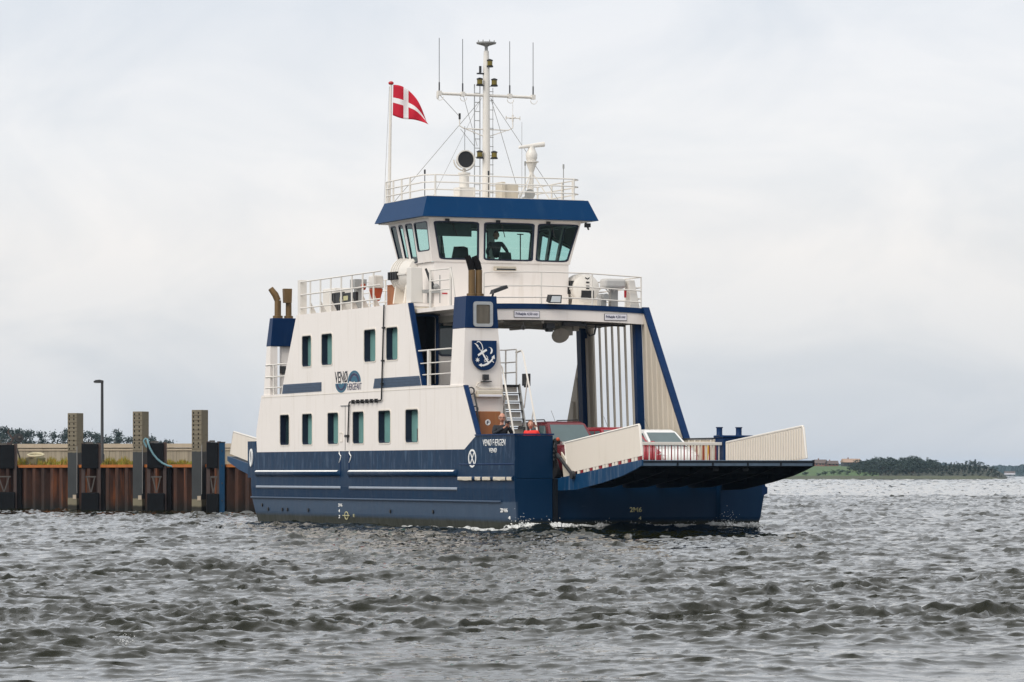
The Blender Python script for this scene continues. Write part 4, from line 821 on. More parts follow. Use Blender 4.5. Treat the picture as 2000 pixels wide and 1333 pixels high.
for y, x, z in ((.72, -8.6, 10.75), (3.75, -8.0, 11.05), (5.02, -8.0, 11.0), (2.55, -8.0, 10.72), (3.9, -8.6, 12.3)):
    mb = MB(); mb.tube([(x, y, zr), (x, y, z - .12)], .014 if z < 12 else .007, 5); mb.tube([(x, y, z - .13), (x, y, z)], .028 if z < 12 else .006, 6); mb.build('stub_antenna', 'dark_steel' if y < 3 else 'grey', ferry)
# search light on its pedestal
sx, sy = -8.35, 1.90
mb = MB(); mb.tube([(sx, sy, zr), (sx, sy, 10.66)], .15, 14); mb.lathe((sx, sy, 10.62), [(.19, 0), (.19, .05), (.06, .07), (.05, .20)], 14); mb.box(sx - .22, sx + .22, sy - .26, sy + .26, 9.92, 10.22)
for y in (-.24, .24): mb.tube([(sx + .23, sy + y, 9.95), (sx + .23, sy + y, 10.2)], .03, 5)
sl_ = mb.build('searchlight_pedestal', 'clean_white', ferry, smooth=40)
ax = Vector((.95, -.12, .0)).normalized(); c = Vector((sx, sy, 11.06))
mb = MB(); mb.lathe(c, [(.10, -.30), (.20, -.24), (.25, -.05), (.265, .18), (.285, .19), (.285, .21), (.25, .21), (.24, .05), (.12, -.05), (.0, -.06)], 24, ax); o = mb.build('searchlight', 'clean_white', sl_, smooth=40)
mb = MB(); mb.lathe(c + ax * .02, [(.245, .15), (.225, .06), (.10, -.02), (.0, -.03)], 20, ax); mb.build('reflector', 'black', o, smooth=50)
MB().ball(tuple(c + ax * .06), .075).build('bulb', 'lamp_glass', o, smooth=60)
mb = MB(); u = ax.cross(Vector((0, 0, 1))).normalized(); mb.tube([c + u * (.33 * math.cos(a)) + Vector((0, 0, .33 * math.sin(a))) for a in np.linspace(math.pi, 2 * math.pi, 13)], .022, 6); mb.build('yoke', 'clean_white', o, smooth=60)
# radar on its tripod
rx, ry = -8.6, 4.22
mb = MB(); mb.tube([(rx, ry, zr), (rx, ry, 10.82)], .065, 10); mb.lathe((rx, ry, 10.77), [(.06, 0), (.17, .30), (.22, .31), (.22, .34), (.05, .34)], 14)
for dx, dy in ((.3, -.55), (.3, .5), (-.5, .0)): mb.tube([(rx, ry, 10.8), (rx + dx, ry + dy, zr)], .02, 6)
o = mb.build('radar_pedestal', 'clean_white', ferry, smooth=40)
mb = MB(); mb.lathe((rx, ry, 11.11), [(.13, 0), (.17, .08), (.18, .22), (.14, .30), (.09, .42), (.09, .46)], 16); o = mb.build('radar_gearbox', 'clean_white', o, smooth=40)
d = Vector((.05, .99, 0)); n = Vector((.99, -.05, 0)); ctr = Vector((rx, ry, 11.58)); mb = MB()
mb.loft([[ctr + d * (s_ * .42) + n * a * (1 + .3 * s_) + Vector((0, 0, b * (1 + .3 * s_) + s_ * .06)) for a, b in ((-.05, -.05), (.05, -.06), (.07, 0), (.05, .06), (-.05, .07))] for s_ in (-1, 1)]); mb.build('radar_scanner', 'clean_white', o, bevel=.02)
mb = MB(); mb.lathe((-8.2, 3.82, zr), [(.0, 0), (.10, .0), (.10, .12), (.04, .15)], 14, (1, 0, .1)); mb.lathe((-8.15, 3.95, zr + .16), [(.05, -.05), (.15, .08), (.16, .1), (.0, .1)], 14, (1, -.2, 0)); mb.build('loudhailer', 'grey', ferry, smooth=40)
mb = MB(); mb.box(-8.6, -8.1, 3.02, 3.15, zr, 10.42); mb.box(-8.6, -8.2, 3.16, 3.62, zr, 10.38); mb.build('roof_cabinet', 'cream', ferry, bevel=.02)
# flagpole
fp = MB().tube([(-11.2, .56, 9.3), (-11.2, .63, 13.56)], [.055, .04], 10).build('flagpole', 'clean_white', ferry, smooth=50)
MB().ball((-11.2, .635, 13.60), (.085, .085, .06)).build('truck', 'red', fp, smooth=60)
MB().tube([(-11.26, .40, 9.3), (-11.25, .60, 13.5)], .006, 4).build('halyard', 'grey', fp)
# ================================================================== loose things aboard
# flag
fl = []; NS, NT = 26, 14; org = Vector((-11.18, .665, 0))
dv = Vector((.30, .95, 0)).normalized(); dn = Vector((dv.y, -dv.x, 0))
vv, ff, uvs = [], [], []
sc_ = 115.0 / FPX
for i in range(NS + 1):
    s = i / NS
    tx, ty = 2 + 64 * s, 171 + 74 * s ** 2.5     # drooping upper edge
    bx, by = 1 + 66 * s, 230 + 16.5 * s + 2.2 * math.sin(s * 7)
    for j in range(NT + 1):
        t = j / NT; px = bx + (tx - bx) * t; py = by + (ty - by) * t
        p = org + dv * (px * sc_ / .96) + dn * (.10 * math.sin(s * 8.5 + t * 1.6) * s ** .6 + .05 * math.sin(s * 15 - t * 3) * s); p.z = zat(py, 115.0)
        vv.append(p); uvs.append((s, t))
for i in range(NS):
    for j in range(NT): a = i * (NT + 1) + j; ff.append((a, a + NT + 1, a + NT + 2, a + 1))
me = bpy.data.meshes.new('flag'); me.from_pydata([tuple(p) for p in vv], [], ff); ul = me.uv_layers.new(name='UVMap')
for l in me.loops: ul.data[l.index].uv = uvs[l.vertex_index]
me.polygons.foreach_set('use_smooth', [True] * len(me.polygons))
o = link('flag', me, 'flag'); sm = o.modifiers.new('thick', 'SOLIDIFY'); sm.thickness = .004
tag(o, 'red flag with white cross flying from the pole behind the wheelhouse', 'flag')
# life rafts
def raft(loc, rz, label, L=1.25, r=.53, patches=False):
    t = tag(empty('life_raft_canister', loc, rz), label, 'life raft', 'life raft canisters on the bridge deck')
    prof = [(.02, -L / 2 - .10), (r * .6, -L / 2 - .07), (r * .93, -L / 2 + .03), (r, -L / 2 + .14), (r, L / 2 - .14), (r * .93, L / 2 - .03), (r * .6, L / 2 + .07), (.02, L / 2 + .10)]
    MB().lathe((0, 0, 0), prof, 28, (1, 0, 0)).build('canister', 'raft', t, smooth=40)
    MB().lathe((0, 0, 0), [(r + .004, -.03), (r + .03, -.03), (r + .03, .03), (r + .004, .03)], 28, (1, 0, 0))
    mb = MB(); mb.box(-L / 2 + .05, L / 2 - .05, -r - .03, -r + .02, -.03, .03); mb.box(-L / 2 + .05, L / 2 - .05, r - .02, r + .03, -.03, .03); mb.build('flange', 'raft', t)
    for k in range(4):
        x = -L / 2 + .16 + k * .15
        s = MB().lathe((x, 0, 0), [(r, -.03), (r + .022, -.03), (r + .022, .03), (r, .03)], 28, (1, 0, 0)).build('strap', 'raft', t, smooth=40)
        mb = MB(); mb.box(x - .045, x + .045, -r - .08, -r + .02, -.16, .08); mb.build('buckle', 'black', s)
    for x in (-.35, .35): MB().hexa([(x - .04, -.5, -r - .35), (x + .04, -.5, -r - .35), (x + .04, .5, -r - .35), (x - .04, .5, -r - .35), (x - .04, -.42, -r * .65), (x + .04, -.42, -r * .65), (x + .04, .42, -r * .65), (x - .04, .42, -r * .65)]).build('cradle', 'white_dirty', t)
    d = L / 2
    mb = MB(); mb.prism([(-.07, .32), (0, .27), (.07, .32), (.07, .35), (0, .31), (-.07, .35)], lambda a, b, q: (d + .02 + q - .12 * abs(b) ** 1.0 * .55, a, b), .06, .075)
    for z in (.17, .05, -.02): mb.box(d + .055, d + .105, -.05, .05, z, z + .04)
    mb.build('instruction_mark', 'black', t)
    if patches:
        mb = MB(); mb.box(d - .5, d - .08, -.475, -.36, .03, .24); mb.build('patch', 'black', t); mb = MB(); mb.box(d - .1, d + .095, -.20, .20, -.30, -.06); mb.build('patch', 'black', t)
    return t
raft((-10.1, .93, 7.66), R_(6), 'white life raft canister with strapped ribs on the near house roof')
raft((-8.2, 5.72, 7.22), R_(-4), 'smaller white life raft canister with black patches beside the wheelhouse', L=.85, r=.46, patches=True)
# orange rescue gear on the roof
t = tag(empty('rescue_bag', (-12.4, .60, 6.72)), 'orange and white rescue bag hanging behind the roof railing', 'rescue gear')
MB().loft([[(-.12, -.10, .22), (.12, -.10, .22), (.12, .10, .22), (-.12, .10, .22)], [(-.26, -.16, .62), (.26, -.16, .62), (.26, .16, .62), (-.26, .16, .62)]]).build('bag', 'orange', t, bevel=.05)
MB().loft([[(-.28, -.17, .622), (.28, -.17, .622), (.28, .17, .622), (-.28, .17, .622)], [(-.26, -.16, 1.02), (.26, -.16, 1.02), (.22, .16, 1.02), (-.22, .16, 1.02)]]).build('cover', 'clean_white', t, bevel=.04)
MB().box(-.06, .06, -.04, .04, 0.0, .222).build('stand', 'grey', t)
t = tag(empty('lifebuoy', (-12.35, .16, 7.38)), 'small orange lifebuoy light clipped to the roof railing', 'lifebuoy')
MB().lathe((0, 0, 0), [(.05, -.10), (.08, -.06), (.08, .06), (.05, .10)], 12).build('float', 'orange', t, smooth=50)
MB().lathe((0, 0, .10), [(.02, 0), (.02, .05)], 8).build('clip', 'black', t)
t = tag(empty('rescue_chest', (-10.9, .75, 6.72)), 'brown rescue chest under the life raft canister', 'chest')
MB().box(-.3, .3, -.25, .25, 0, .62).build('chest', 'wood_box', t, bevel=.02); MB().box(-.31, .31, -.26, .26, .622, .66).build('lid', 'wood_box', t, bevel=.01)
# ------------------------------------------------------------------ cars
def car(loc, label, paint_, L, Wd, H, belt, hood, ws, wr, rs_, rr, group='cars on the ferry deck', rails=False, name='car'):
    # x forward, y to the left... ; ws/wr: windscreen foot and top along x, rs_/rr: rear window top and foot
    t = tag(empty(name, loc), label, 'car', group)
    h = Wd / 2; gc = .17
    st = [(-L / 2, .45, belt * .80, .84), (-L / 2 + .06, .32, belt * .94, .92), (-L / 2 + .3, .25, belt, .98), (rr, .22, belt, 1.0), (0, .22, belt, 1.0), (ws - .1, .22, belt, 1.0), (ws + .25, .22, hood + .03, .99), (L / 2 - .55, .22, hood - .04, .97), (L / 2 - .22, .24, hood - .13, .92), (L / 2 - .06, .30, hood - .24, .84), (L / 2, .36, hood - .36, .74)]
    loops = []
    for x, zb, zt, k in st:
        w = h * k; m = zb + (zt - zb) * .55
        pts = [(x, w * .90, zb), (x, w * .985, zb + .10), (x, w, m), (x, w * .985, m + (zt - m) * .55), (x, w * .93, zt - .02), (x, w * .78, zt), (x, w * .4, zt + .022)]
        loops.append(pts + [(p[0], -p[1], p[2]) for p in pts[::-1]])
    MB().loft(loops).build('body', paint_, t, smooth=38)
    # glasshouse
    def gl(x0, x1, w, z): return [(x1, -w, z), (x1, w, z), (x0, w, z), (x0, -w, z)]
    zt = H; kb, kt = .90 * h, .72 * h
    base, mid, roof = gl(rr, ws, kb, belt - .01), gl(rs_ - .02, wr + .02, kt + .02, zt - .07), gl(rs_ + .10, wr - .12, kt - .07, zt)
    rf = MB().loft([base, mid, roof]).build('cabin', paint_, t, smooth=35)
    def quad(nm, a, b, c, d, off):
        pts = [Vector(p) for p in (a, b, c, d)]; ctr = sum(pts, Vector()) / 4; n = (pts[1] - pts[0]).cross(pts[3] - pts[0]).normalized()
        if n.dot(ctr - Vector((0, 0, .8))) < 0: n = -n
        q = [ctr + (p - ctr) * .97 for p in pts]; L2 = [[p + n * .004 for p in q], [p + n * off for p in q]]
        return MB().loft(L2).build(nm, 'car_glass', t)
    bl = lambda p, q, k: Vector(p).lerp(Vector(q), k)
    def pane(i, j, a0, a1, b0, b1, nm): 
        P0, P1, T0, T1 = base[i], base[j], mid[i], mid[j]; f = lambda a, b: bl(bl(P0, P1, a), bl(T0, T1, a), b)
        quad(nm, f(a0, b0), f(a1, b0), f(a1, b1), f(a0, b1), .012)
    pane(0, 1, .05, .95, .06, .96, 'windscreen'); pane(2, 3, .06, .94, .10, .94, 'rear_window')
    for i, j in ((1, 2), (3, 0)):
        for a0, a1 in ((.07, .36), (.40, .68), (.72, .93)): pane(i, j, a0, a1, .10, .92, 'side_window')
    for sy_ in (1, -1):
        for x in (L / 2 - .78, -L / 2 + .72):
            w = MB().lathe((x, sy_ * (h - .10), .32), [(.20, -.09), (.315, -.09), (.325, -.06), (.325, .06), (.31, .095), (.20, .10)], 22, (0, sy_, 0)).build('wheel', 'rubber', t, smooth=40)
            mb = MB(); mb.lathe((x, sy_ * (h - .10), .32), [(.205, .085), (.20, .07), (.05, .06), (.0, .075)], 18, (0, sy_, 0)); mb.build('rim', 'chrome', w, smooth=40)
        mb = MB(); y0 = sy_ * h * .56; y1 = sy_ * h * .86
        mb.hexa([(L / 2 - .05, y0, hood - .36), (L / 2 - .15, y1, hood - .36), (L / 2 - .45, y1, hood - .30), (L / 2 - .2, y0, hood - .33), (L / 2 - .05, y0, hood - .24), (L / 2 - .14, y1, hood - .18), (L / 2 - .46, y1 * 1.01, hood - .12), (L / 2 - .22, y0, hood - .16)]); mb.build('headlight', 'lamp_glass', t, bevel=.01)
        mb = MB(); mb.ball((ws - .32, sy_ * (h + .09), belt + .08), (.07, .10, .075), 10, 6); mb.build('wing_mirror', paint_, t, smooth=60)
        if rails: mb = MB(); mb.tube([(wr - .25, sy_ * kt * .92, zt - .02), (wr - .35, sy_ * kt * .92, zt + .05), (rs_ + .2, sy_ * kt * .92, zt + .05), (rs_ + .1, sy_ * kt * .92, zt - .02)], .018, 6); mb.build('roof_rail', 'black', t, smooth=60)
    mb = MB(); mb.box(L / 2 - .03, L / 2 + .012, -h * .5, h * .5, hood - .46, hood - .36); mb.box(L / 2 - .06, L / 2 + .006, -h * .6, h * .6, .32, .42); mb.build('grille', 'black', t)
    MB().box(L / 2 + .006, L / 2 + .02, -.24, .24, hood - .58, hood - .47).build('number_plate', 'mark_white', t)
    mb = MB(); mb.tube([(wr - .3, -.2, zt), (wr - .55, -.22, zt + .32)], .007, 4); mb.build('aerial', 'black', t)
    mb = MB()
    for y in (-.35, .12): mb.tube([(ws + .02, y, belt + .0), (ws - .03, y + .42, belt + .03)], .012, 4)
    mb.build('wiper', 'black', t)
    return t
car((-2.9, 2.72, 1.457), 'dark red off-road car with roof rails beside the stair', 'car_red', 3.95, 1.60, 1.64, 1.02, .98, .82, .28, -1.75, -1.92, rails=True)
car((-2.55, 4.29, 1.457), 'bright red hatchback in the middle lane behind the ramp guard', 'car_red2', 3.7, 1.55, 1.48, .93, .90, .95, .15, -1.25, -1.75)
car((-2.9, 5.74, 1.457), 'white small car beside the far bulwark', 'car_white', 3.5, 1.36, 1.42, .90, .87, .95, .22, -1.2, -1.65)
# ------------------------------------------------------------------ people
def skinned(nodes, edges, sub=1):
    me = bpy.data.meshes.new('s'); me.from_pydata([n[0] for n in nodes], edges, []); ob = bpy.data.objects.new('s', me); COL.objects.link(ob)
    mo = ob.modifiers.new('skin', 'SKIN'); mo.use_smooth_shade = True
    for i, n in enumerate(nodes):
        r = n[1]; me.skin_vertices[0].data[i].radius = (r, r) if not isinstance(r, tuple) else r
    me.skin_vertices[0].data[0].use_root = True
    sb = ob.modifiers.new('sub', 'SUBSURF'); sb.levels = sub; sb.render_levels = sub
    dg = bpy.context.evaluated_depsgraph_get(); dg.update(); r = bpy.data.meshes.new_from_object(ob.evaluated_get(dg)); bpy.data.objects.remove(ob); return r
def merge(meshes, name):
    bm = bmesh.new()
    for m in meshes: bm.from_mesh(m); bpy.data.meshes.remove(m)
    me = bpy.data.meshes.new(name); bm.to_mesh(me); bm.free(); me.polygons.foreach_set('use_smooth', [True] * len(me.polygons)); return me
def head_mesh(c, r=.105):
    mb = MB(); c = Vector(c)
    n, m = 20, 14; loops = []
    for i in range(m + 1):
        ph = math.pi * i / m; zz = -math.cos(ph); L = []
        for k in range(n):
            q = 2 * math.pi * k / n; x, y = math.sin(ph) * math.cos(q), math.sin(ph) * math.sin(q)
            w = .80 if zz > -.2 else .80 - .22 * (-.2 - zz)
            px, py, pz = x * r * 1.02, y * r * w, zz * r * 1.22
            f = max(0, math.cos(q)) ** 6
            if f > 0: px += r * f * (.22 * math.exp(-((zz + .12) / .13) ** 2) * max(0, math.cos(q)) ** 40 - .07 * math.exp(-((zz - .10) / .10) ** 2) + .06 * math.exp(-((zz + .45) / .1) ** 2) + .05 * math.exp(-((zz + .8) / .15) ** 2))
            L.append(c + Vector((px, py, pz)))
        loops.append(L)
    mb.loft(loops)
    for s in (1, -1): mb.ball(tuple(c + Vector((-.005, s * r * .83, -.005))), (.022, .010, .032), 8, 5)
    me = bpy.data.meshes.new('h'); me.from_pydata(mb.v, [], mb.f); return me
def hand_nodes(w, d, curl):                                   # wrist, direction of the hand, direction the fingers curl towards
    w = Vector(w); d = Vector(d).normalized(); c = Vector(curl).normalized(); s = d.cross(c).normalized(); N = [(tuple(w), .026), (tuple(w + d * .05), .034)]; E = [(0, 1)]
    for k, ln in enumerate((.068, .078, .072, .056)):
        o = (k - 1.5) * .024; a = len(N)
        N += [(tuple(w + d * .085 + s * o), .012), (tuple(w + d * (.085 + ln * .5) + s * o + c * .014), .009), (tuple(w + d * (.085 + ln * .72) + s * o + c * .045), .008)]; E += [(1, a), (a, a + 1), (a + 1, a + 2)]
    a = len(N); N += [(tuple(w + d * .045 - s * .035 + c * .012), .013), (tuple(w + d * .075 - s * .048 + c * .035), .010)]; E += [(1, a), (a, a + 1)]
    return N, E
def person(loc, rz, label, scale, hair, top_m, leg_m, arms, head=(.02, 0, 1.62), bald=False, glasses=False, lean=0.0):
    t = tag(empty('person', loc, rz), label, 'person'); t.scale = (scale,) * 3
    H = Vector(head)
    N = [((0, 0, .92), (.13, .10)), ((lean * .4, 0, 1.12), (.12, .095)), ((lean * .8, 0, 1.32), (.13, .10)), ((lean, 0, 1.41), .06), ((H.x * .6 + lean * .4, 0, 1.50), .052), (tuple(H + Vector((-.02, 0, -.05))), .06)]
    E = [(0, 1), (1, 2), (2, 3), (3, 4), (4, 5)]
    for (el, wr_, hd, cu), s in zip(arms, (1, -1)):
        a = len(N); v = Vector(wr_) - Vector(el); N += [((lean * .9, s * .16, 1.37), .06), (el, .043), (tuple(Vector(el) + v * .7), .032)]; E += [(2, a), (a, a + 1), (a + 1, a + 2)]
        n2, e2 = hand_nodes(wr_, hd, cu); o_ = len(N); N += n2; E += [(a + 2, o_)] + [(p + o_, q + o_) for p, q in e2]
    for s in (1, -1): a = len(N); N += [((0, s * .09, .84), .08), ((.02, s * .10, .48), .055), ((-.01, s * .10, .10), .042), ((.10, s * .11, .045), .038), ((.17, s * .11, .04), .030)]; E += [(0, a), (a, a + 1), (a + 1, a + 2), (a + 2, a + 3), (a + 3, a + 4)]
    tmp = bpy.data.objects.new('tmp', merge([head_mesh(H), skinned(N, E, 1)], 'body')); COL.objects.link(tmp)
    rm = tmp.modifiers.new('remesh', 'REMESH'); rm.mode = 'VOXEL'; rm.voxel_size = .0075; rm.use_smooth_shade = True       # one continuous skin
    dg = bpy.context.evaluated_depsgraph_get(); dg.update(); bme = bpy.data.meshes.new_from_object(tmp.evaluated_get(dg)); bpy.data.objects.remove(tmp); bme.materials.clear()
    b = link('body', bme, 'skin', t)
    N = [((0, 0, .92), (.155, .115)), ((lean * .4, 0, 1.12), (.15, .11)), ((lean * .8, 0, 1.30), (.165, .12)), ((lean, 0, 1.41), (.09, .08))]; E = [(0, 1), (1, 2), (2, 3)]
    for (el, wr_, hd, cu), s in zip(arms, (1, -1)):
        a = len(N); N += [((lean * .9, s * .17, 1.37), .075), (el, .055), (tuple(Vector(el).lerp(Vector(wr_), .86)), .042)]; E += [(2, a), (a, a + 1), (a + 1, a + 2)]
    link('jacket', merge([skinned(N, E, 1)], 'jacket'), top_m, t)
    N = [((0, 0, .93), (.15, .11))]; E = []
    for s in (1, -1): a = len(N); N += [((0, s * .09, .84), .095), ((.02, s * .10, .48), .065), ((-.01, s * .10, .08), .055)]; E += [(0, a), (a, a + 1), (a + 1, a + 2)]
    link('trousers', merge([skinned(N, E, 1)], 'trousers'), leg_m, t)
    mb = MB()
    for s in (1, -1): mb.loft([[(x, s * .105 + w * math.cos(q), z + hh * max(-.2, math.sin(q))) for q in np.linspace(0, 2 * math.pi, 10, False)] for x, w, z, hh in ((-.09, .03, .03, .05), (-.05, .045, .03, .09), (.06, .048, .025, .07), (.15, .045, .02, .045), (.20, .02, .02, .03))])
    mb.build('shoes', 'black', t, smooth=50)
    mb = MB()                                                 # eyes and mouth
    for s in (1, -1): mb.ball((H.x + .091, H.y + s * .036, H.z + .010), (.010, .013, .008), 8, 5)
    mb.build('eyes', 'ink_black', b); mb = MB(); mb.ball((H.x + .103, H.y, H.z - .058), (.008, .026, .006), 8, 5); mb.build('mouth', 'barrier_red', b)
    mb = MB(); r = .113
    for i in range(7 if not bald else 4):
        pass
    n = 18; loops = []
    for i in range(9):
        ph = (.02 + .53 * i / 8) * math.pi if not bald else (.36 + .24 * i / 8) * math.pi
        loops.append([(H.x - .012 + r * 1.0 * math.sin(ph) * math.cos(q) * (.80 if (math.cos(q) > .25 and (ph > 1.0 or bald)) else 1), H.y + r * .86 * math.sin(ph) * math.sin(q), H.z + r * 1.2 * math.cos(ph) + .004) for q in np.linspace(0, 2 * math.pi, n, False)])
    mb.loft(loops, cap=not bald); mb.build('hair', hair, t, smooth=60)
    if glasses:
        mb = MB()
        for s in (1, -1): mb.tube([(H.x + .108, H.y + s * .038 + .026 * math.cos(a), H.z + .008 + .020 * math.sin(a)) for a in np.linspace(0, 6.28, 12)], .004, 5); mb.tube([(H.x + .105, H.y + s * .064, H.z + .012), (H.x, H.y + s * .092, H.z + .01)], .004, 4)
        mb.tube([(H.x + .112, H.y - .012, H.z + .01), (H.x + .112, H.y + .012, H.z + .01)], .004, 4); mb.build('glasses', 'black', t)
    return t
face = lambda x, y: math.atan2(CAM.y - y, CAM.x - x)
# man photographing at the bow rail; local x points at the camera, +y is the photo's right
mp_ = (-1.75, .36); rzm = face(*mp_)
person((*mp_, 1.457), rzm, 'bald man with glasses in a black jacket photographing over the bow bulwark', 1.06, 'hair_grey', 'cloth_black', 'denim', [((.10, .27, 1.20), (.26, .15, 1.42), (.25, -.05, .55), (.5, .3, .1)), ((.12, -.24, 1.18), (.27, .10, 1.38), (.2, .4, .5), (.4, .3, .1))], bald=True, glasses=True)
o = tag(empty('camera', Vector((*mp_, 1.457)) + Matrix.Rotation(rzm, 3, 'Z') @ Vector((.33, .15, 1.60)), rzm), 'small black camera held up by the bald man', 'camera')
MB().box(-.03, .03, -.06, .06, -.04, .04).build('housing', 'black', o, bevel=.008); MB().lathe((.03, 0, 0), [(.03, 0), (.03, .04), (.022, .045), (0, .04)], 14, (1, 0, 0)).build('lens', 'dark_steel', o, smooth=40)
pp = (-.95, .93)
person((*pp, 1.457), face(*pp), 'brown-haired person in a bright red jacket by the foot of the stair', .95, 'hair_brown', 'cloth_red', 'denim', [((.10, .24, 1.20), (.20, .14, 1.46), (.15, -.1, .55), (.4, -.2, .1)), ((.05, -.24, 1.1), (.22, -.15, 1.10), (.5, .2, .1), (.1, .2, -.4))], head=(.02, -.03, 1.60))
cp = (-8.95, 3.20)
person((*cp, 7.22), face(*cp), 'skipper in a dark grey shirt standing inside the wheelhouse window', 1.0, 'hair_brown', 'cloth_grey', 'denim', [((.06, .32, 1.16), (.28, .38, .98), (.4, .1, -.4), (.3, -.1, -.3)), ((.06, -.28, 1.14), (.26, -.24, 1.0), (.4, .1, -.3), (.3, .1, -.3))])
# ================================================================== the quay on the left
ANG = math.atan2(CR.y, CR.x)
def qd(px): return 164.0 - px * (16 / 487.0)                  # distance of the quay face along its length
def qp(px, back=0.0, z=0.0): return ground(px, qd(px) + back, z)
A, B = qp(-120), qp(525); qdir = (B - A).normalized(); qn = Vector((qdir.y, -qdir.x, 0))
if qn.dot(CF) > 0: qn = -qn                                   # towards the water
QROT = math.atan2(qdir.y, qdir.x); QL = (B - A).length
def along(p): return (p - A).dot(qdir)
wall = tag(empty('sheet_pile_wall', (0, 0, 0)), 'rusty brown steel sheet pile quay wall with orange cap at the left', 'quay wall')
pr = []; t = 0.0; dp = .36
while t < QL:
    pr += [(t, 0), (t + .24, 0), (t + .37, dp), (t + .63, dp)]; t += .76
mb = MB(); mb.loft([[A + qdir * a - qn * b + Vector((0, 0, z)) for a, b in pr] for z in (-1.0, .4, 1.0, 1.86)], cap=False, closed=False); mb.build('piling', 'rust', wall)
mb = MB(); mb.hexa([A + qn * .04 + Vector((0, 0, 1.84)), B + qn * .04 + Vector((0, 0, 1.84)), B - qn * .36 + Vector((0, 0, 1.84)), A - qn * .36 + Vector((0, 0, 1.84)), A + qn * .04 + Vector((0, 0, 1.96)), B + qn * .04 + Vector((0, 0, 1.96)), B - qn * .36 + Vector((0, 0, 1.96)), A - qn * .36 + Vector((0, 0, 1.96))]); mb.build('cap_beam', 'rust_cap', wall)
mb = MB(); g = ground(68, qd(68) - .02, 1.14); mb.lathe(g, [(.04, 0), (.07, .02), (.05, .05)], 10, -CF); mb.build('drain_hole', 'pale_steel', wall)
# ground behind
gv = [A - qn * .3, B - qn * .3, ground(760, 230), ground(900, 900), ground(-1200, 900), ground(-700, 190)]
me = bpy.data.meshes.new('quay_ground'); me.from_pydata([(p.x, p.y, 1.93) for p in gv], [], [tuple(range(6))]); tag(link('quay_ground', me, 'land'), kind='structure')
# plank wall on the quay
W0, W1 = ground(-160, 173), ground(540, 168)
wd = (W1 - W0).normalized(); wnv = Vector((wd.y, -wd.x, 0)); wnv = wnv if wnv.dot(CF) < 0 else -wnv
pw_ = tag(empty('plank_wall', (0, 0, 0)), 'weathered beige plank wall with pale coping along the quay', 'wall')
n = int((W1 - W0).length / .30); r2 = random.Random(3); mb = MB()
for k in range(n):
    a = W0 + wd * (k * .30); b = a + wd * .292; o_ = wnv * r2.uniform(0, .025)
    mb.hexa([(*(a + o_).xy, 1.9), (*(b + o_).xy, 1.9), (*(b - wnv * .08).xy, 1.9), (*(a - wnv * .08).xy, 1.9), (*(a + o_).xy, 2.76), (*(b + o_).xy, 2.76), (*(b - wnv * .08).xy, 2.76), (*(a - wnv * .08).xy, 2.76)])
mb.build('planks', 'concrete', pw_)
def wbar(z0, z1, t0, t1, nm, mt):
    L = []
    for p in (W0, W1): L.append([(*(p + wnv * t0).xy, z0), (*(p - wnv * t1).xy, z0), (*(p - wnv * t1).xy, z1), (*(p + wnv * t0).xy, z1)])
    MB().loft(L).build(nm, mt, pw_)
wbar(2.765, 2.95, .08, .14, 'coping', 'coping'); wbar(2.64, 2.70, .06, -.027, 'rail', 'coping')
# tall piles
def mooring_pile(px, label):
    p = ground(px, qd(px) - .75); t = tag(empty('mooring_pile', p, ANG - R_(30)), label, 'pile', 'tall mooring piles along the quay')
    MB().box(-.24, .24, -.24, .24, -1.2, 4.16).build('post', 'pile', t, bevel=.012)
    mb = MB()
    for k in range(9):
        z = 2.62 + k * .175 + rnd.uniform(-.02, .02)
        for x in (-.17, .07): mb.box(x, x + .05, -.252, -.241, z, z + .07)
    mb.build('bolts', 'soot_shade_black', t)
    mb = MB()
    for k in range(8): z = 2.56 + k * .2 + rnd.uniform(-.03, .03); mb.box(-.235, .235, -.246, -.241, z, z + .018)
    mb.build('seams', 'bark', t)
    MB().box(.242, .256, -.24, -.215, .75, 2.75).build('gauge_strip', 'grey', t)
    mb = MB(); mb.box(.05, .22, -.26, -.241, .5, .68); mb.build('patch', 'coping', t)
    return t
mooring_pile(147.5, 'tall grey-brown timber pile left of the lamp post'); mooring_pile(275, 'tall timber pile with the teal rope hung over it'); mooring_pile(390.5, 'tall timber pile nearest the ferry')
# fender frames beside them
def fender_frame(p0, p1, label):
    d = qd(p1) - .72; w = (p1 - p0) / FPX * d; p = ground((p0 + p1) / 2, d)
    t = tag(empty('fender_frame', p, ANG), label, 'fender', 'black fender frames between the piles')
    MB().box(-w / 2, w / 2 - .06, -.18, .12, 1.80, 2.84).build('upper_pad', 'fender', t, bevel=.02)
    MB().box(-w / 2 + .0, w / 2 - .02, -.22, .10, -.8, .78).build('lower_pad', 'fender', t, bevel=.03)
    for x in (-w / 2 + .06, w / 2 - .02): MB().box(x - .07, x + .07, -.10, .14, -.9, 2.88).build('upright', 'fender_steel', t)
    mb = MB(); mb.bar((-w * .20, -.05, 1.42), (w * .0, -.05, .80), .05); mb.bar((w * .22, -.05, 1.42), (w * .03, -.05, .80), .05); mb.bar((-w * .3, -.05, 1.45), (w * .3, -.05, 1.45), .06); mb.build('bracing', 'pale_steel', t)
    MB().box(-w * .28, w * .12, -.15, .1, 2.845, 2.92).build('cap', 'pale_steel', t)
    MB().box(w / 2 + .06, w / 2 + .24, -.05, .3, -.9, 1.9).build('shadow_recess', 'soot_shade_black', t)  # black box stands in for the shaded recess beside the frame
    return t
fender_frame(-16, 31, 'black fender frame at the left edge below the mooring winch'); fender_frame(160, 195, 'black fender frame beside the lamp post'); fender_frame(288, 323, 'black fender frame beside the teal rope'); fender_frame(404, 429, 'black fender frame next to the blue guide post')
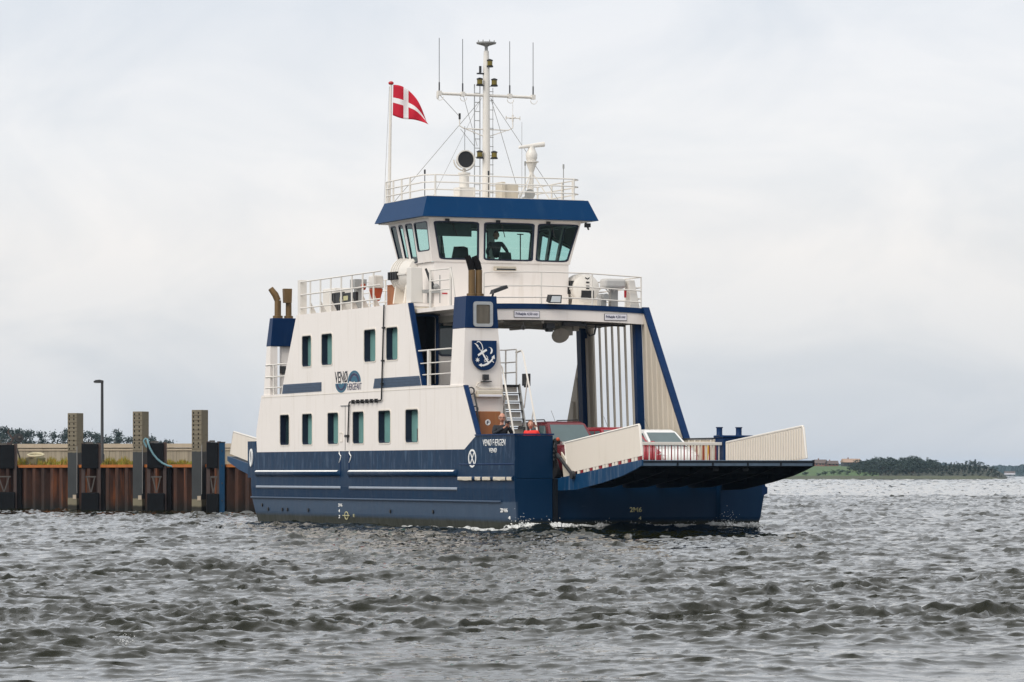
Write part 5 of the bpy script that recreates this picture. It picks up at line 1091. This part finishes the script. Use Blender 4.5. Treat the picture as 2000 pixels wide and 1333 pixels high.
gp = tag(empty('guide_post', ground(434, qd(434) - .6), ANG), 'blue steel guide post beside the ferry stern', 'post')
MB().box(-.11, .11, -.12, .12, -1, 2.83).build('post', 'quay_blue', gp, bevel=.01); MB().box(-.13, .13, -.14, .14, 2.832, 2.86).build('cap', 'dark_steel', gp)
mb = MB()
for z in (.5, 1.2, 1.9, 2.5): mb.lathe((0, -.12, z), [(.03, 0), (.03, -.03)], 8, (0, 1, 0))
mb.build('bolts', 'dark_steel', gp)
# lamp post
lp = tag(empty('lamp_post', ground(199.5, 167, 1.93), ANG), 'dark grey lamp post with one arm on the quay', 'street lamp')
MB().lathe((0, 0, 0), [(.11, 0), (.11, .5), (.075, .55), (.06, 3.76)], 14).build('pole', 'dark_steel', lp, smooth=40)
MB().loft([[(x, y, 3.80 + z + (x * -.05)) for y, z in ((-.07, -.08), (.07, -.08), (.07, h_ - .08), (-.07, h_ - .08))] for x, h_ in ((.06, .12), (-.12, .15), (-.30, .12), (-.38, .06))]).build('lamp_head', 'dark_steel', lp, bevel=.015)
MB().box(-.34, -.12, -.05, .05, 3.71, 3.732).build('lens', 'lamp_glass', lp)
# mooring winch at the left end
mw = tag(empty('mooring_winch', ground(26, qd(26) + .5, 1.93), ANG), 'rusty mooring winch with round drum on a pole above the quay', 'winch')
MB().tube([(.05, 0, 0), (.02, 0, .5), (.12, 0, 1.0)], .035, 7).build('pole', 'dark_steel', mw); MB().tube([(.35, 0, .15), (.12, 0, .9)], .03, 7).build('strut', 'dark_steel', mw)
o = MB().lathe((.24, -.05, 1.22), [(.19, -.12), (.20, .0), (.12, .02), (.12, .12), (.19, .14), (.19, .18)], 18, (.3, -1, .1)).build('drum', 'dark_steel', mw, smooth=40); MB().lathe((.30, -.24, 1.24), [(.06, 0), (.05, .04), (0, .05)], 12, (.3, -1, .1)).build('hub', 'pale_steel', o)
mb = MB(); mb.bar((.0, .0, 1.15), (-.25, .0, 1.48), .07); mb.bar((-.25, 0, 1.48), (-.18, 0, 1.62), .05); mb.bar((-.12, 0, 1.0), (.10, 0, 1.35), .12, .06); mb.box(-.3, -.05, -.08, .08, .92, 1.02); mb.build('lever', 'fender_steel', mw)
mb = MB(); mb.tube([(.1, -.1, 1.1), (-.1, -.12, .9), (-.05, -.1, .6), (.25, -.1, .55), (.4, -.05, .05)], .025, 6); mb.build('wire', 'black', mw, smooth=60)
tag(MB().tube([ground(px, (qd(280) - 1.25) * (k < 5) + (qd(323) - 1.05) * (k >= 5), zat(py, (qd(280) - 1.25) * (k < 5) + (qd(323) - 1.05) * (k >= 5))) for k, (px, py) in enumerate(((287, 874), (283, 868), (281, 861), (284, 857), (288, 859), (289.5, 867), (293, 876), (299, 887), (307, 897), (317, 905), (327, 910), (338, 912)))], .042, 7).build('mooring_rope', 'rope', smooth=60), 'teal mooring rope looped over the second timber pile and down to the quay edge', 'rope')
hc = ground(70, qd(70) + .9, 2.40)
o = MB().lathe(hc, [(.28, -.03), (.37, -.03), (.38, .02), (.33, .05), (.28, .02), (.28, -.03)], 26, (-CF.x * .22, -CF.y * .22, 1)).build('hose_coil', 'hose', smooth=60); tag(o, 'pale yellow coil of hose lying on the quay edge', 'hose')
mb = MB(); mb.hexa([(*(hc + qdir * a + qn * b).xy, z) for z in (1.935, 2.295) for a, b in ((-.5, .25), (.45, .25), (.45, -.25), (-.5, -.25))]); tag(mb.build('stone_block', 'land', bevel=.06), 'low grey stone block under the hose coil', 'block')
# grass tufts on the quay edge
gv, gf = [], []
for a, b, den, hm in ((30, 134, 900, .34), (200, 262, 520, .33), (320, 378, 420, .22)):
    for _ in range(den):
        px = rnd.uniform(a, b); q = qp(px, rnd.uniform(.35, 2.2)); h_ = rnd.uniform(.08, hm) * (.5 + .8 * abs(math.sin(px * .11))); w = rnd.uniform(.02, .05); an = rnd.uniform(0, 3.14); dx, dy = math.cos(an) * w, math.sin(an) * w; lx, ly = rnd.uniform(-.1, .1), rnd.uniform(-.1, .1); i = len(gv)
        gv += [(q.x - dx, q.y - dy, 1.93), (q.x + dx, q.y + dy, 1.93), (q.x + lx, q.y + ly, 1.95 + h_)]; gf.append((i, i + 1, i + 2))
me = bpy.data.meshes.new('quay_grass'); me.from_pydata(gv, [], gf); tag(link('quay_grass', me, 'grass'), kind='stuff')
# ================================================================== trees
def leafy(env, nclump, per, size, seed, shear=0.0, drop=.25):
    r = random.Random(seed); v, f = [], []
    for _ in range(nclump):
        c, cr_ = env(r)
        if r.random() < drop * .3: continue
        for _ in range(per):
            d = Vector((r.gauss(0, 1), r.gauss(0, 1), r.gauss(0, .75))); p = c + d * cr_ * .5
            u = Vector((r.gauss(0, 1), r.gauss(0, 1), r.gauss(0, 1))).normalized(); w = u.orthogonal().normalized(); s = size * r.uniform(.5, 1.3); p.x += shear * p.z; i = len(v)
            v += [p + u * s, p + w * s * .6, p - u * s, p - w * s * .6]; f.append((i, i + 1, i + 2, i + 3))
    me = bpy.data.meshes.new('crown'); me.from_pydata([tuple(p) for p in v], [], f); return me
def tree(name, kind, seed):
    r = random.Random(seed); t = empty(name)
    mb = MB(); 
    if kind == 'pine':                                        # open, wind-swept, 1 m tall unit scaled later x7
        lean = r.uniform(.5, 1.4); mb.tube([(0, 0, -.4), (lean * .2, 0, 2.4), (lean * .7, 0, 4.6), (lean * 1.2, 0, 6.6)], [.17, .14, .09, .03], 7)
        arms = [(r.uniform(2.8, 6.3), r.uniform(0, 6.28)) for _ in range(8)]; tips = []
        for h_, q in arms:
            L_ = (7.2 - h_) * .5 + .4; b_ = Vector((lean * (h_ / 6.6) ** 1.3 * 1.1, 0, h_)); e = b_ + Vector((math.cos(q) * L_ + .5, math.sin(q) * L_, L_ * .35)); mb.tube([b_, e], [.05, .02], 5); tips.append((e, L_))
        tips.append((Vector((lean * 1.2, 0, 6.7)), .9))
        def env(rr): e, L_ = rr.choice(tips); return e + Vector((rr.uniform(-.5, .4), rr.uniform(-.5, .5), rr.uniform(-.3, .3))), .55 + .25 * L_
        cm = leafy(env, 26, 22, .20, seed)
    elif kind == 'spruce':
        mb.tube([(0, 0, -.4), (0, 0, 7.0)], [.16, .02], 7)
        def env(rr): h_ = rr.uniform(.7, 6.9); q = rr.uniform(0, 6.28); k = (7.2 - h_) * .26 * rr.uniform(.3, 1); return Vector((math.cos(q) * k, math.sin(q) * k, h_)), .25 + (7.2 - h_) * .09
        cm = leafy(env, 50, 16, .20, seed)
    else:
        mb.tube([(0, 0, -.4), (.1, .05, 1.6), (.0, .1, 3.5)], [.22, .17, .08], 7)
        for q in np.linspace(0, 5, 5): mb.tube([(.08, .05, 1.5 + q * .2), (math.cos(q * 1.3) * 1.3, math.sin(q * 1.3) * 1.3, 3.6 + .2 * q)], [.10, .03], 5)
        lob = [(Vector((r.uniform(-1.5, 1.5), r.uniform(-1.5, 1.5), r.uniform(1.6, 5.4))), r.uniform(.8, 1.4)) for _ in range(9)] + [(Vector((0, 0, 4.6)), 1.4)]
        def env(rr):
            c, k = rr.choice(lob); return c + Vector((rr.gauss(0, .5), rr.gauss(0, .5), rr.gauss(0, .45))) * k, .6
        cm = leafy(env, 44, 20, .24, seed)
    mb.build('trunk', 'bark', t); link('crown', cm, 'leaf_dark' if kind != 'round' else 'leaf_mid', t)
    return t
protos = {}
for k, nm in (('pine', 'pine_tree'), ('spruce', 'spruce_tree'), ('round', 'broadleaf_tree')): protos[k] = [tree(nm, k, 11 + i * 7 + len(k)) for i in range(4)]
used = set()
def plant(kind, loc, sc, label, group):
    i = rnd.randrange(4); p = protos[kind][i]
    if (kind, i) not in used: used.add((kind, i)); o = p; o.location = loc; o.rotation_euler[2] = ANG + rnd.uniform(-.4, .4); o.scale = (sc,) * 3
    else: o = dup_tree(p, loc, ANG + rnd.uniform(-.5, .5), (sc * rnd.uniform(.9, 1.15), sc * rnd.uniform(.9, 1.15), sc))
    return tag(o, label, 'tree', group)
r3 = random.Random(5); px = -70
while px < 335:
    near_gap = 305 < px
    d = r3.uniform(560, 680); top = r3.uniform(838, 856) + (5 if px > 240 else 0) + (5 if near_gap else 0)
    if r3.random() < .28: top += 8
    kd = 'pine' if r3.random() < .72 else 'spruce'
    plant(kd, ground(px, d, 1.93), (zat(top, d) - 1.93) / 7.0, 'wind-bent dark pine in the row beyond the plank wall' if kd == 'pine' else 'small pointed spruce in the row beyond the plank wall', 'trees beyond the quay')
    px += r3.uniform(7, 14)
# ================================================================== the shore on the right
def isl_z(px, d):
    k = min(1, max(0, (1968 - px) / 45)) * min(1, max(0, (px - 1360) / 60))
    z = np.interp(d, [938, 946, 956, 972, 1050, 1300], [-.5, -.05, .55, 1.15, 3.4, 4.2]); return -.5 + (z + .5) * k ** .6
pxs = np.linspace(1360, 1972, 80); ds = [938, 944, 950, 956, 964, 975, 995, 1020, 1050, 1120, 1300]
vs = [ground(p, d + 3 * math.sin(p * .03) + 2 * math.sin(p * .11), float(isl_z(p, d)) + rnd.uniform(-.05, .05)) for d in ds for p in pxs]
n = len(pxs)
def isheet(i0, i1, name, mt, j0=0, j1=n - 1):
    me = bpy.data.meshes.new(name); me.from_pydata([tuple(v) for v in vs], [], [(i * n + j, i * n + j + 1, (i + 1) * n + j + 1, (i + 1) * n + j) for i in range(i0, i1) for j in range(j0, j1)])
    bm = bmesh.new(); bm.from_mesh(me); bmesh.ops.delete(bm, geom=[v for v in bm.verts if not v.link_faces], context='VERTS'); bm.to_mesh(me); bm.free(); tag(link(name, me, mt), kind='structure')
isheet(0, 4, 'shore', 'shore'); js = int(np.searchsorted(pxs, 1712)); isheet(4, len(ds) - 1, 'meadow', 'field', 0, js); isheet(4, len(ds) - 1, 'wood_floor', 'wood_floor', js, n - 1)
prof = [(1655, 909), (1668, 905), (1690, 898), (1720, 897), (1750, 897), (1770, 894), (1787, 893), (1800, 900), (1820, 898), (1840, 904), (1860, 903), (1880, 903), (1905, 899), (1920, 909), (1932, 910), (1945, 914), (1957, 924)]
X_, Y_ = [p[0] for p in prof], [p[1] for p in prof]
for row, (d, dy, st) in enumerate(((1010, 0, 8), (998, 5, 8), (986, 11, 9), (974, 19, 10))):
    px = 1660 + row * 6
    while px < 1956:
        top = float(np.interp(px, X_, Y_)) + dy + r3.uniform(-1.5, 2.5); dd = d + r3.uniform(-5, 5); gz = float(isl_z(px, dd)); sc = max(.12, (zat(top, dd) - gz) / 5.6)
        kd = 'spruce' if px > 1830 and r3.random() < .5 else 'round'
        o = plant(kd, ground(px, dd, gz - .15 * sc), sc * (.85 if kd == 'spruce' else 1.05), ('dark pointed spruce in the small wood on the far shore' if kd == 'spruce' else 'round dark green tree in the small wood on the far shore'), 'wood on the far shore')
        o.scale.x *= 1.25; o.scale.y *= 1.25
        px += st + r3.uniform(-2.5, 2.5)
for px, d, top in ((1612, 968, 921), (1628, 970, 919), (1642, 970, 918), (1656, 969, 920), (1700, 972, 918), (1712, 972, 919), (1860, 966, 926), (1885, 962, 927), (1600, 962, 925), (1574, 966, 922)) + tuple((px, 962 + (px * 7) % 9, 922 + (px * 13) % 7) for px in range(1690, 1956, 15)):
    gz = float(isl_z(px, d)); o = plant('round', ground(px, d, gz - .2), max(.12, (zat(top, d) - gz + .2) / 5.6), 'low dark bush on the shore slope below the meadow', 'bushes on the far shore'); o.scale.x *= 1.8; o.scale.y *= 1.8; o['category'] = 'bush'
def house(px, d, w, l, hw, hr, rz, wall_m, roof_m, label, name='farmhouse'):
    t = tag(empty(name, ground(px, d, float(isl_z(px, d)) - .1), ANG + rz), label, 'house')
    MB().box(-l / 2, l / 2, -w / 2, w / 2, 0, hw).build('wall', wall_m, t)
    MB().loft([[(x, -w / 2 - .25, hw - .1), (x, w / 2 + .25, hw - .1), (x, 0, hr)] for x in (-l / 2 - .2, l / 2 + .2)]).build('roof', roof_m, t)
    MB().box(-l * .2, -l * .2 + .3, -.15, .15, hr - .3, hr + .35).build('chimney', 'brick', t)
    for x in (-l * .3, .1, l * .28): MB().box(x, x + .5, -w / 2 - .02, -w / 2, hw * .45, hw * .8).build('window', 'pane_dark', t)
    return t
house(1662, 1100, 3.4, 5.2, 1.35, 2.35, R_(12), 'barn_wall', 'tile', 'dark barn with pale brown roof beside the small wood', 'barn')
house(1602, 1100, 2.6, 3.4, 1.1, 2.1, R_(-20), 'brick', 'tile_dark', 'brick farmhouse with dark roof nearest the ramp tip')
house(1624, 1110, 2.4, 3.6, .9, 1.75, R_(8), 'brick', 'tile_dark', 'low brick farmhouse between its neighbour and the barn')
# far wooded land
fv, ff_ = [], []; NX = 1200; rr = random.Random(2); hs = []
for i in range(NX):
    p = 100 + i * 2.3; q = p / 60
    hs.append(6.4 + 1.0 * math.sin(q * .7) + .7 * math.sin(q * 1.9 + 1) + .35 * math.sin(q * 7) + rr.uniform(-.35, .55))
for i in range(NX):
    p = 100 + i * 2.3
    for d, k in ((2150, -.3), (2154, .7), (2170, 1.0), (2176, hs[i] * .55 + rr.uniform(-.3, .3)), (2190, hs[i]), (2215, hs[i] * .9), (2300, 3)): fv.append(ground(p, d + rr.uniform(-3, 3), k))
for i in range(NX - 1):
    for j in range(6): a = i * 7 + j; ff_.append((a, a + 7, a + 8, a + 1))
me = bpy.data.meshes.new('far_wood'); me.from_pydata([tuple(v) for v in fv], [], ff_); tag(link('far_wood', me, 'far_wood'), kind='stuff')
t = tag(empty('farm_shed', ground(1972, 2140, .6), ANG), 'tiny pale shed on the distant shore at the right edge', 'shed')
MB().box(-3, 3, -1.5, 1.5, 0, 1.1).build('wall', 'sign', t); MB().loft([[(x, -1.7, 1.05), (x, 1.7, 1.05), (x, 0, 1.9)] for x in (-3.1, 3.1)]).build('roof', 'tile_dark', t)
# ================================================================== water
def ocean(N, L, seed, lp, rms, dirv, smooth, pw=4.0, lo=0.0):
    g = np.random.default_rng(seed); k1 = 2 * np.pi * np.fft.fftfreq(N, L / N); kx, ky = np.meshgrid(k1, k1, indexing='ij'); k = np.hypot(kx, ky); k[0, 0] = 1
    c = (kx * dirv.x + ky * dirv.y) / k
    Sp = np.exp(-1.2 * (2 * np.pi / lp / k) ** 2) / k ** pw * (c ** 4 * .90 + .10) * np.where(c < 0, .25, 1) * np.exp(-(k * smooth) ** 2)
    if lo: Sp *= 1 / (1 + np.exp(-(k - lo) * 2))
    Sp[0, 0] = 0
    a = np.sqrt(Sp) * (g.normal(size=(N, N)) + 1j * g.normal(size=(N, N)))
    h = np.fft.ifft2(a).real; s = rms / h.std()
    return h * s, np.fft.ifft2(1j * kx / k * a).real * s, np.fft.ifft2(1j * ky / k * a).real * s, L
def sample(o, x, y):
    h, dx, dy, L = o; N = h.shape[0]; u = (x / L * N); v = (y / L * N); i = np.floor(u).astype(int); j = np.floor(v).astype(int); fu, fv = u - i, v - j; i %= N; j %= N; i1, j1 = (i + 1) % N, (j + 1) % N
    f = lambda a: a[i, j] * (1 - fu) * (1 - fv) + a[i1, j] * fu * (1 - fv) + a[i, j1] * (1 - fu) * fv + a[i1, j1] * fu * fv
    return f(h), f(dx), f(dy)
WD = (-CF * .92 + CR * .38).normalized()
O1 = ocean(1024, 61.0, 4, 1.25, .0190, WD, .014, 3.4)
O2 = ocean(512, 11.3, 9, .42, .0088, (WD + CR * .3).normalized(), .012, 3.6, 4.0)
O3 = ocean(512, 6.1, 21, .22, .0032, (WD - CR * .4).normalized(), .006, 3.4, 12.0)
O4 = ocean(256, 83.0, 33, 6.0, .020, (WD + CR * .5).normalized(), .2, 4.0)
drow = [15.0]
while drow[-1] < 260: drow.append(drow[-1] * 1.0019 + .006)
while drow[-1] < 1400: drow.append(drow[-1] * 1.006)
drow += [1600, 1900, 2300, 2900, 3500]
D = np.array(drow); T = np.linspace(-.36, .36, 900); dd, tt = np.meshgrid(D, T, indexing='ij'); jit = np.random.default_rng(1)
x = CAM.x + CF.x * dd + CR.x * dd * tt; y = CAM.y + CF.y * dd + CR.y * dd * tt
x = x + jit.normal(size=x.shape) * .25 * np.clip((dd - 150) / 300, 0, 4); y = y + jit.normal(size=y.shape) * .25 * np.clip((dd - 150) / 300, 0, 4)
h1, a1, b1 = sample(O1, x, y); h2, a2, b2 = sample(O2, x * .9 + y * .1, y * .9 - x * .1); h3, a3, b3 = sample(O3, x, y); near = np.clip((95 - dd) / 60, 0, 1); h4, a4, b4 = sample(O4, x, y)
patch = np.clip(1 + h4 / .020 * .38, .25, 1.9)                          # wavelets bunch on the longer waves
w = x * WD.x + y * WD.y; q = -x * WD.y + y * WD.x
wq = w + 1.6 * np.sin(q * .23 + .6) + 1.1 * np.sin(q * .61 + w * .2)                # wind slicks and rough lanes across the water
gust = np.interp(wq, [-300, -200, -150, -90, -60, -42, -20, 0, 10, 20, 24, 28, 33, 40, 49, 55, 61, 63.5, 66.5, 80], [1.3, 1.0, 1.3, .95, 1.25, .85, 1.05, .85, .9, 1.0, .55, 1.0, .85, 1.05, 1.0, 1.1, 1.1, .75, .34, .30])
gust = gust * (1 + .22 * np.sin(w * .9 + 2 * np.sin(q * .3)) * np.sin(q * .42 + w * .1) + .12 * np.sin(w * .33 + q * .21)); gust = np.clip(gust, .22, 1.5)
fade = np.clip(1.15 - dd / 1500, .35, 1); z = h4 + h1 * fade * (.25 + .75 * gust) * patch + h2 * gust * patch + h3 * near * (.35 + .65 * gust)
z *= 1 + .55 * np.clip((dd - 110) / 200, 0, 1)
ch = 1.35
# bow wave
bx = np.clip(1 - np.abs(x - .55) / 1.1, 0, 1) * np.clip((y + .8) / .8, 0, 1) * np.clip((8.6 - y) / .8, 0, 1); z += .20 * bx ** 1.5 * (.7 + .5 * np.sin(y * 1.9 + 1) * np.sin(y * .7))
z -= .07 * np.clip(1 - np.abs(x - 2.3) / 1.3, 0, 1) * np.clip((y + 1.5) / 2, 0, 1) * np.clip((10 - y) / 2, 0, 1)
lean = .85 * h1 * fade + .5 * h2 * gust
x = x + ch * a1 * fade + .8 * a2 * gust + WD.x * lean; y = y + ch * b1 * fade + .8 * b2 * gust + WD.y * lean
nr, nc = dd.shape; V = np.stack([x, y, z], -1).reshape(-1, 3)
i = np.arange(nr - 1)[:, None] * nc + np.arange(nc - 1)[None, :]; Fq = np.stack([i, i + 1, i + nc + 1, i + nc], -1).reshape(-1, 4)
me = bpy.data.meshes.new('sea'); me.vertices.add(len(V)); me.vertices.foreach_set('co', V.ravel().astype(np.float32)); me.loops.add(Fq.size); me.polygons.add(len(Fq))
me.loops.foreach_set('vertex_index', Fq.ravel().astype(np.int32)); me.polygons.foreach_set('loop_start', (np.arange(len(Fq)) * 4).astype(np.int32)); me.polygons.foreach_set('loop_total', np.full(len(Fq), 4, np.int32)); me.update(calc_edges=True)
me.polygons.foreach_set('use_smooth', np.ones(len(Fq), bool))
m, t, b = newmat('sea_water')
b.inputs['Base Color'].default_value = (.009, .010, .0035, 1); b.inputs['Roughness'].default_value = .03; b.inputs['IOR'].default_value = 1.333
n1 = noise(t, (1, 1, 1), 7.0, 4, .6, dist=.4); n2 = noise(t, (1, 1, 1), 2.2, 3, .6, dist=.3)
hh = mth(t, 'ADD', mth(t, 'MULTIPLY', n1, .3), n2); bumpy(t, b, hh, .40, .03)
tag(link('sea', me, m), kind='structure')
# foam along the bow and spray
r4 = random.Random(8); mb = MB(); fn_ = MB()
def fz(x, y): 
    h_, _, _ = sample(O1, np.array([x]), np.array([y])); return float(h_[0])
vv, ff_ = [], []
def flake(p, s, up=.3):
    k = r4.randint(4, 6); q0 = r4.uniform(0, 6.28); n_ = Vector((r4.gauss(.3, .5), r4.gauss(-.3, .5), 1)).normalized(); u = n_.orthogonal().normalized(); w = n_.cross(u); i0 = len(vv)
    for j in range(k): q = q0 + 6.283 * j / k; vv.append(p + (u * math.cos(q) + w * math.sin(q)) * s * r4.uniform(.5, 1.2))
    vv.append(p + n_ * s * up)
    for j in range(k): ff_.append((i0 + j, i0 + (j + 1) % k, i0 + k))
def ribbon(pts, ws, hs, n=9):                                   # ragged strip of foam lying on the water
    i0 = len(vv); m_ = len(pts)
    for k, p in enumerate(pts):
        a = pts[max(0, k - 1)]; b_ = pts[min(m_ - 1, k + 1)]; d_ = (b_ - a).normalized(); s_ = Vector((d_.y, -d_.x, 0))
        for q in range(n):
            f = q / (n - 1) * 2 - 1; e = max(0, 1 - abs(f)); vv.append(p + s_ * (f * ws[k] * r4.uniform(.6, 1.3)) + Vector((r4.gauss(0, .012), r4.gauss(0, .012), hs[k] * e ** .6 * r4.uniform(.3, 1.35) - .03 * (e < .01))))
    for k in range(m_ - 1):
        for q in range(n - 1): a = i0 + k * n + q; ff_.append((a, a + n, a + n + 1, a + 1))
def wz(x_, y_): return .85 * fz(x_, y_)
pts, ws, hs = [], [], []
for k in range(420):
    yy = -.35 + k * 8.3 / 420; amp = max(.12, .50 + .45 * math.sin(yy * 2.0 + .5) + .35 * math.sin(yy * 5.3 + 1) + .25 * math.sin(yy * 13)) * (1.0 if yy < 2.6 or yy > 5.0 else .5)
    xx = .30 + .12 * math.sin(yy * 1.3) + .05 * math.sin(yy * 7); pts.append(Vector((xx, yy, wz(xx, yy) + .13))); ws.append(.06 + .20 * amp); hs.append(.018 + .065 * amp)
ribbon(pts, ws, hs)
pts, ws, hs = [], [], []
for k in range(420):
    xx = -8.5 + k * 8.8 / 420; g_ = max(0, min(1, (xx + 8.5) / 5)); amp = g_ * max(.1, .5 + .4 * math.sin(xx * 1.7) + .4 * math.sin(xx * 4.1 + 1))
    yy = -.10 - .05 * g_; pts.append(Vector((xx, yy, wz(xx, yy) + .015))); ws.append(.015 + .13 * amp); hs.append(.006 + .045 * amp)
ribbon(pts, ws, hs)
for _ in range(260):
    yy = r4.uniform(-.3, 7.9); xx = .1 + abs(r4.gauss(0, .25)); flake(Vector((xx, yy, .12 + .8 * fz(xx, yy) + abs(r4.gauss(0, .05)))), r4.uniform(.006, .022))
for cx_, cy_, n_, hgt in ((.25, .15, 90, .26), (.25, 1.0, 25, .22), (.3, 2.6, 40, .2), (.3, 6.2, 30, .25), (.3, 6.55, 45, .5)):
    for _ in range(n_): flake(Vector((cx_ + r4.gauss(0, .10), cy_ + r4.gauss(0, .14), .1 + abs(r4.gauss(0, hgt * .5)))), r4.uniform(.006, .022), .6)
me = bpy.data.meshes.new('bow_foam'); me.from_pydata([tuple(v) for v in vv], [], ff_); tag(link('bow_foam', me, 'foam'), kind='stuff')
# small splash in the foreground
vv, ff_ = [], []; sp = ground(246, 34.3)
for _ in range(70): flake(sp + CR * r4.gauss(0, .045) + CF * r4.gauss(0, .05) + Vector((0, 0, .03 + abs(r4.gauss(0, .055)))), r4.uniform(.002, .008), .8)
me = bpy.data.meshes.new('splash'); me.from_pydata([tuple(v) for v in vv], [], ff_); tag(link('splash', me, 'foam'), kind='stuff')
# ================================================================== air
hz = MB().box(-4200, 600, -2400, 2900, -3, 18).build('haze', M['foam']); hz.data.materials.clear()
m = bpy.data.materials.new('haze'); m.use_nodes = True; t = m.node_tree; t.nodes.clear()
pv = nd(t, 'ShaderNodeVolumePrincipled', {'Color': (.50, .70, .95, 1), 'Density': .00007, 'Anisotropy': 0.0}); out = nd(t, 'ShaderNodeOutputMaterial'); t.links.new(pv.outputs[0], out.inputs['Volume'])
hz.data.materials.append(m); tag(hz, kind='stuff')
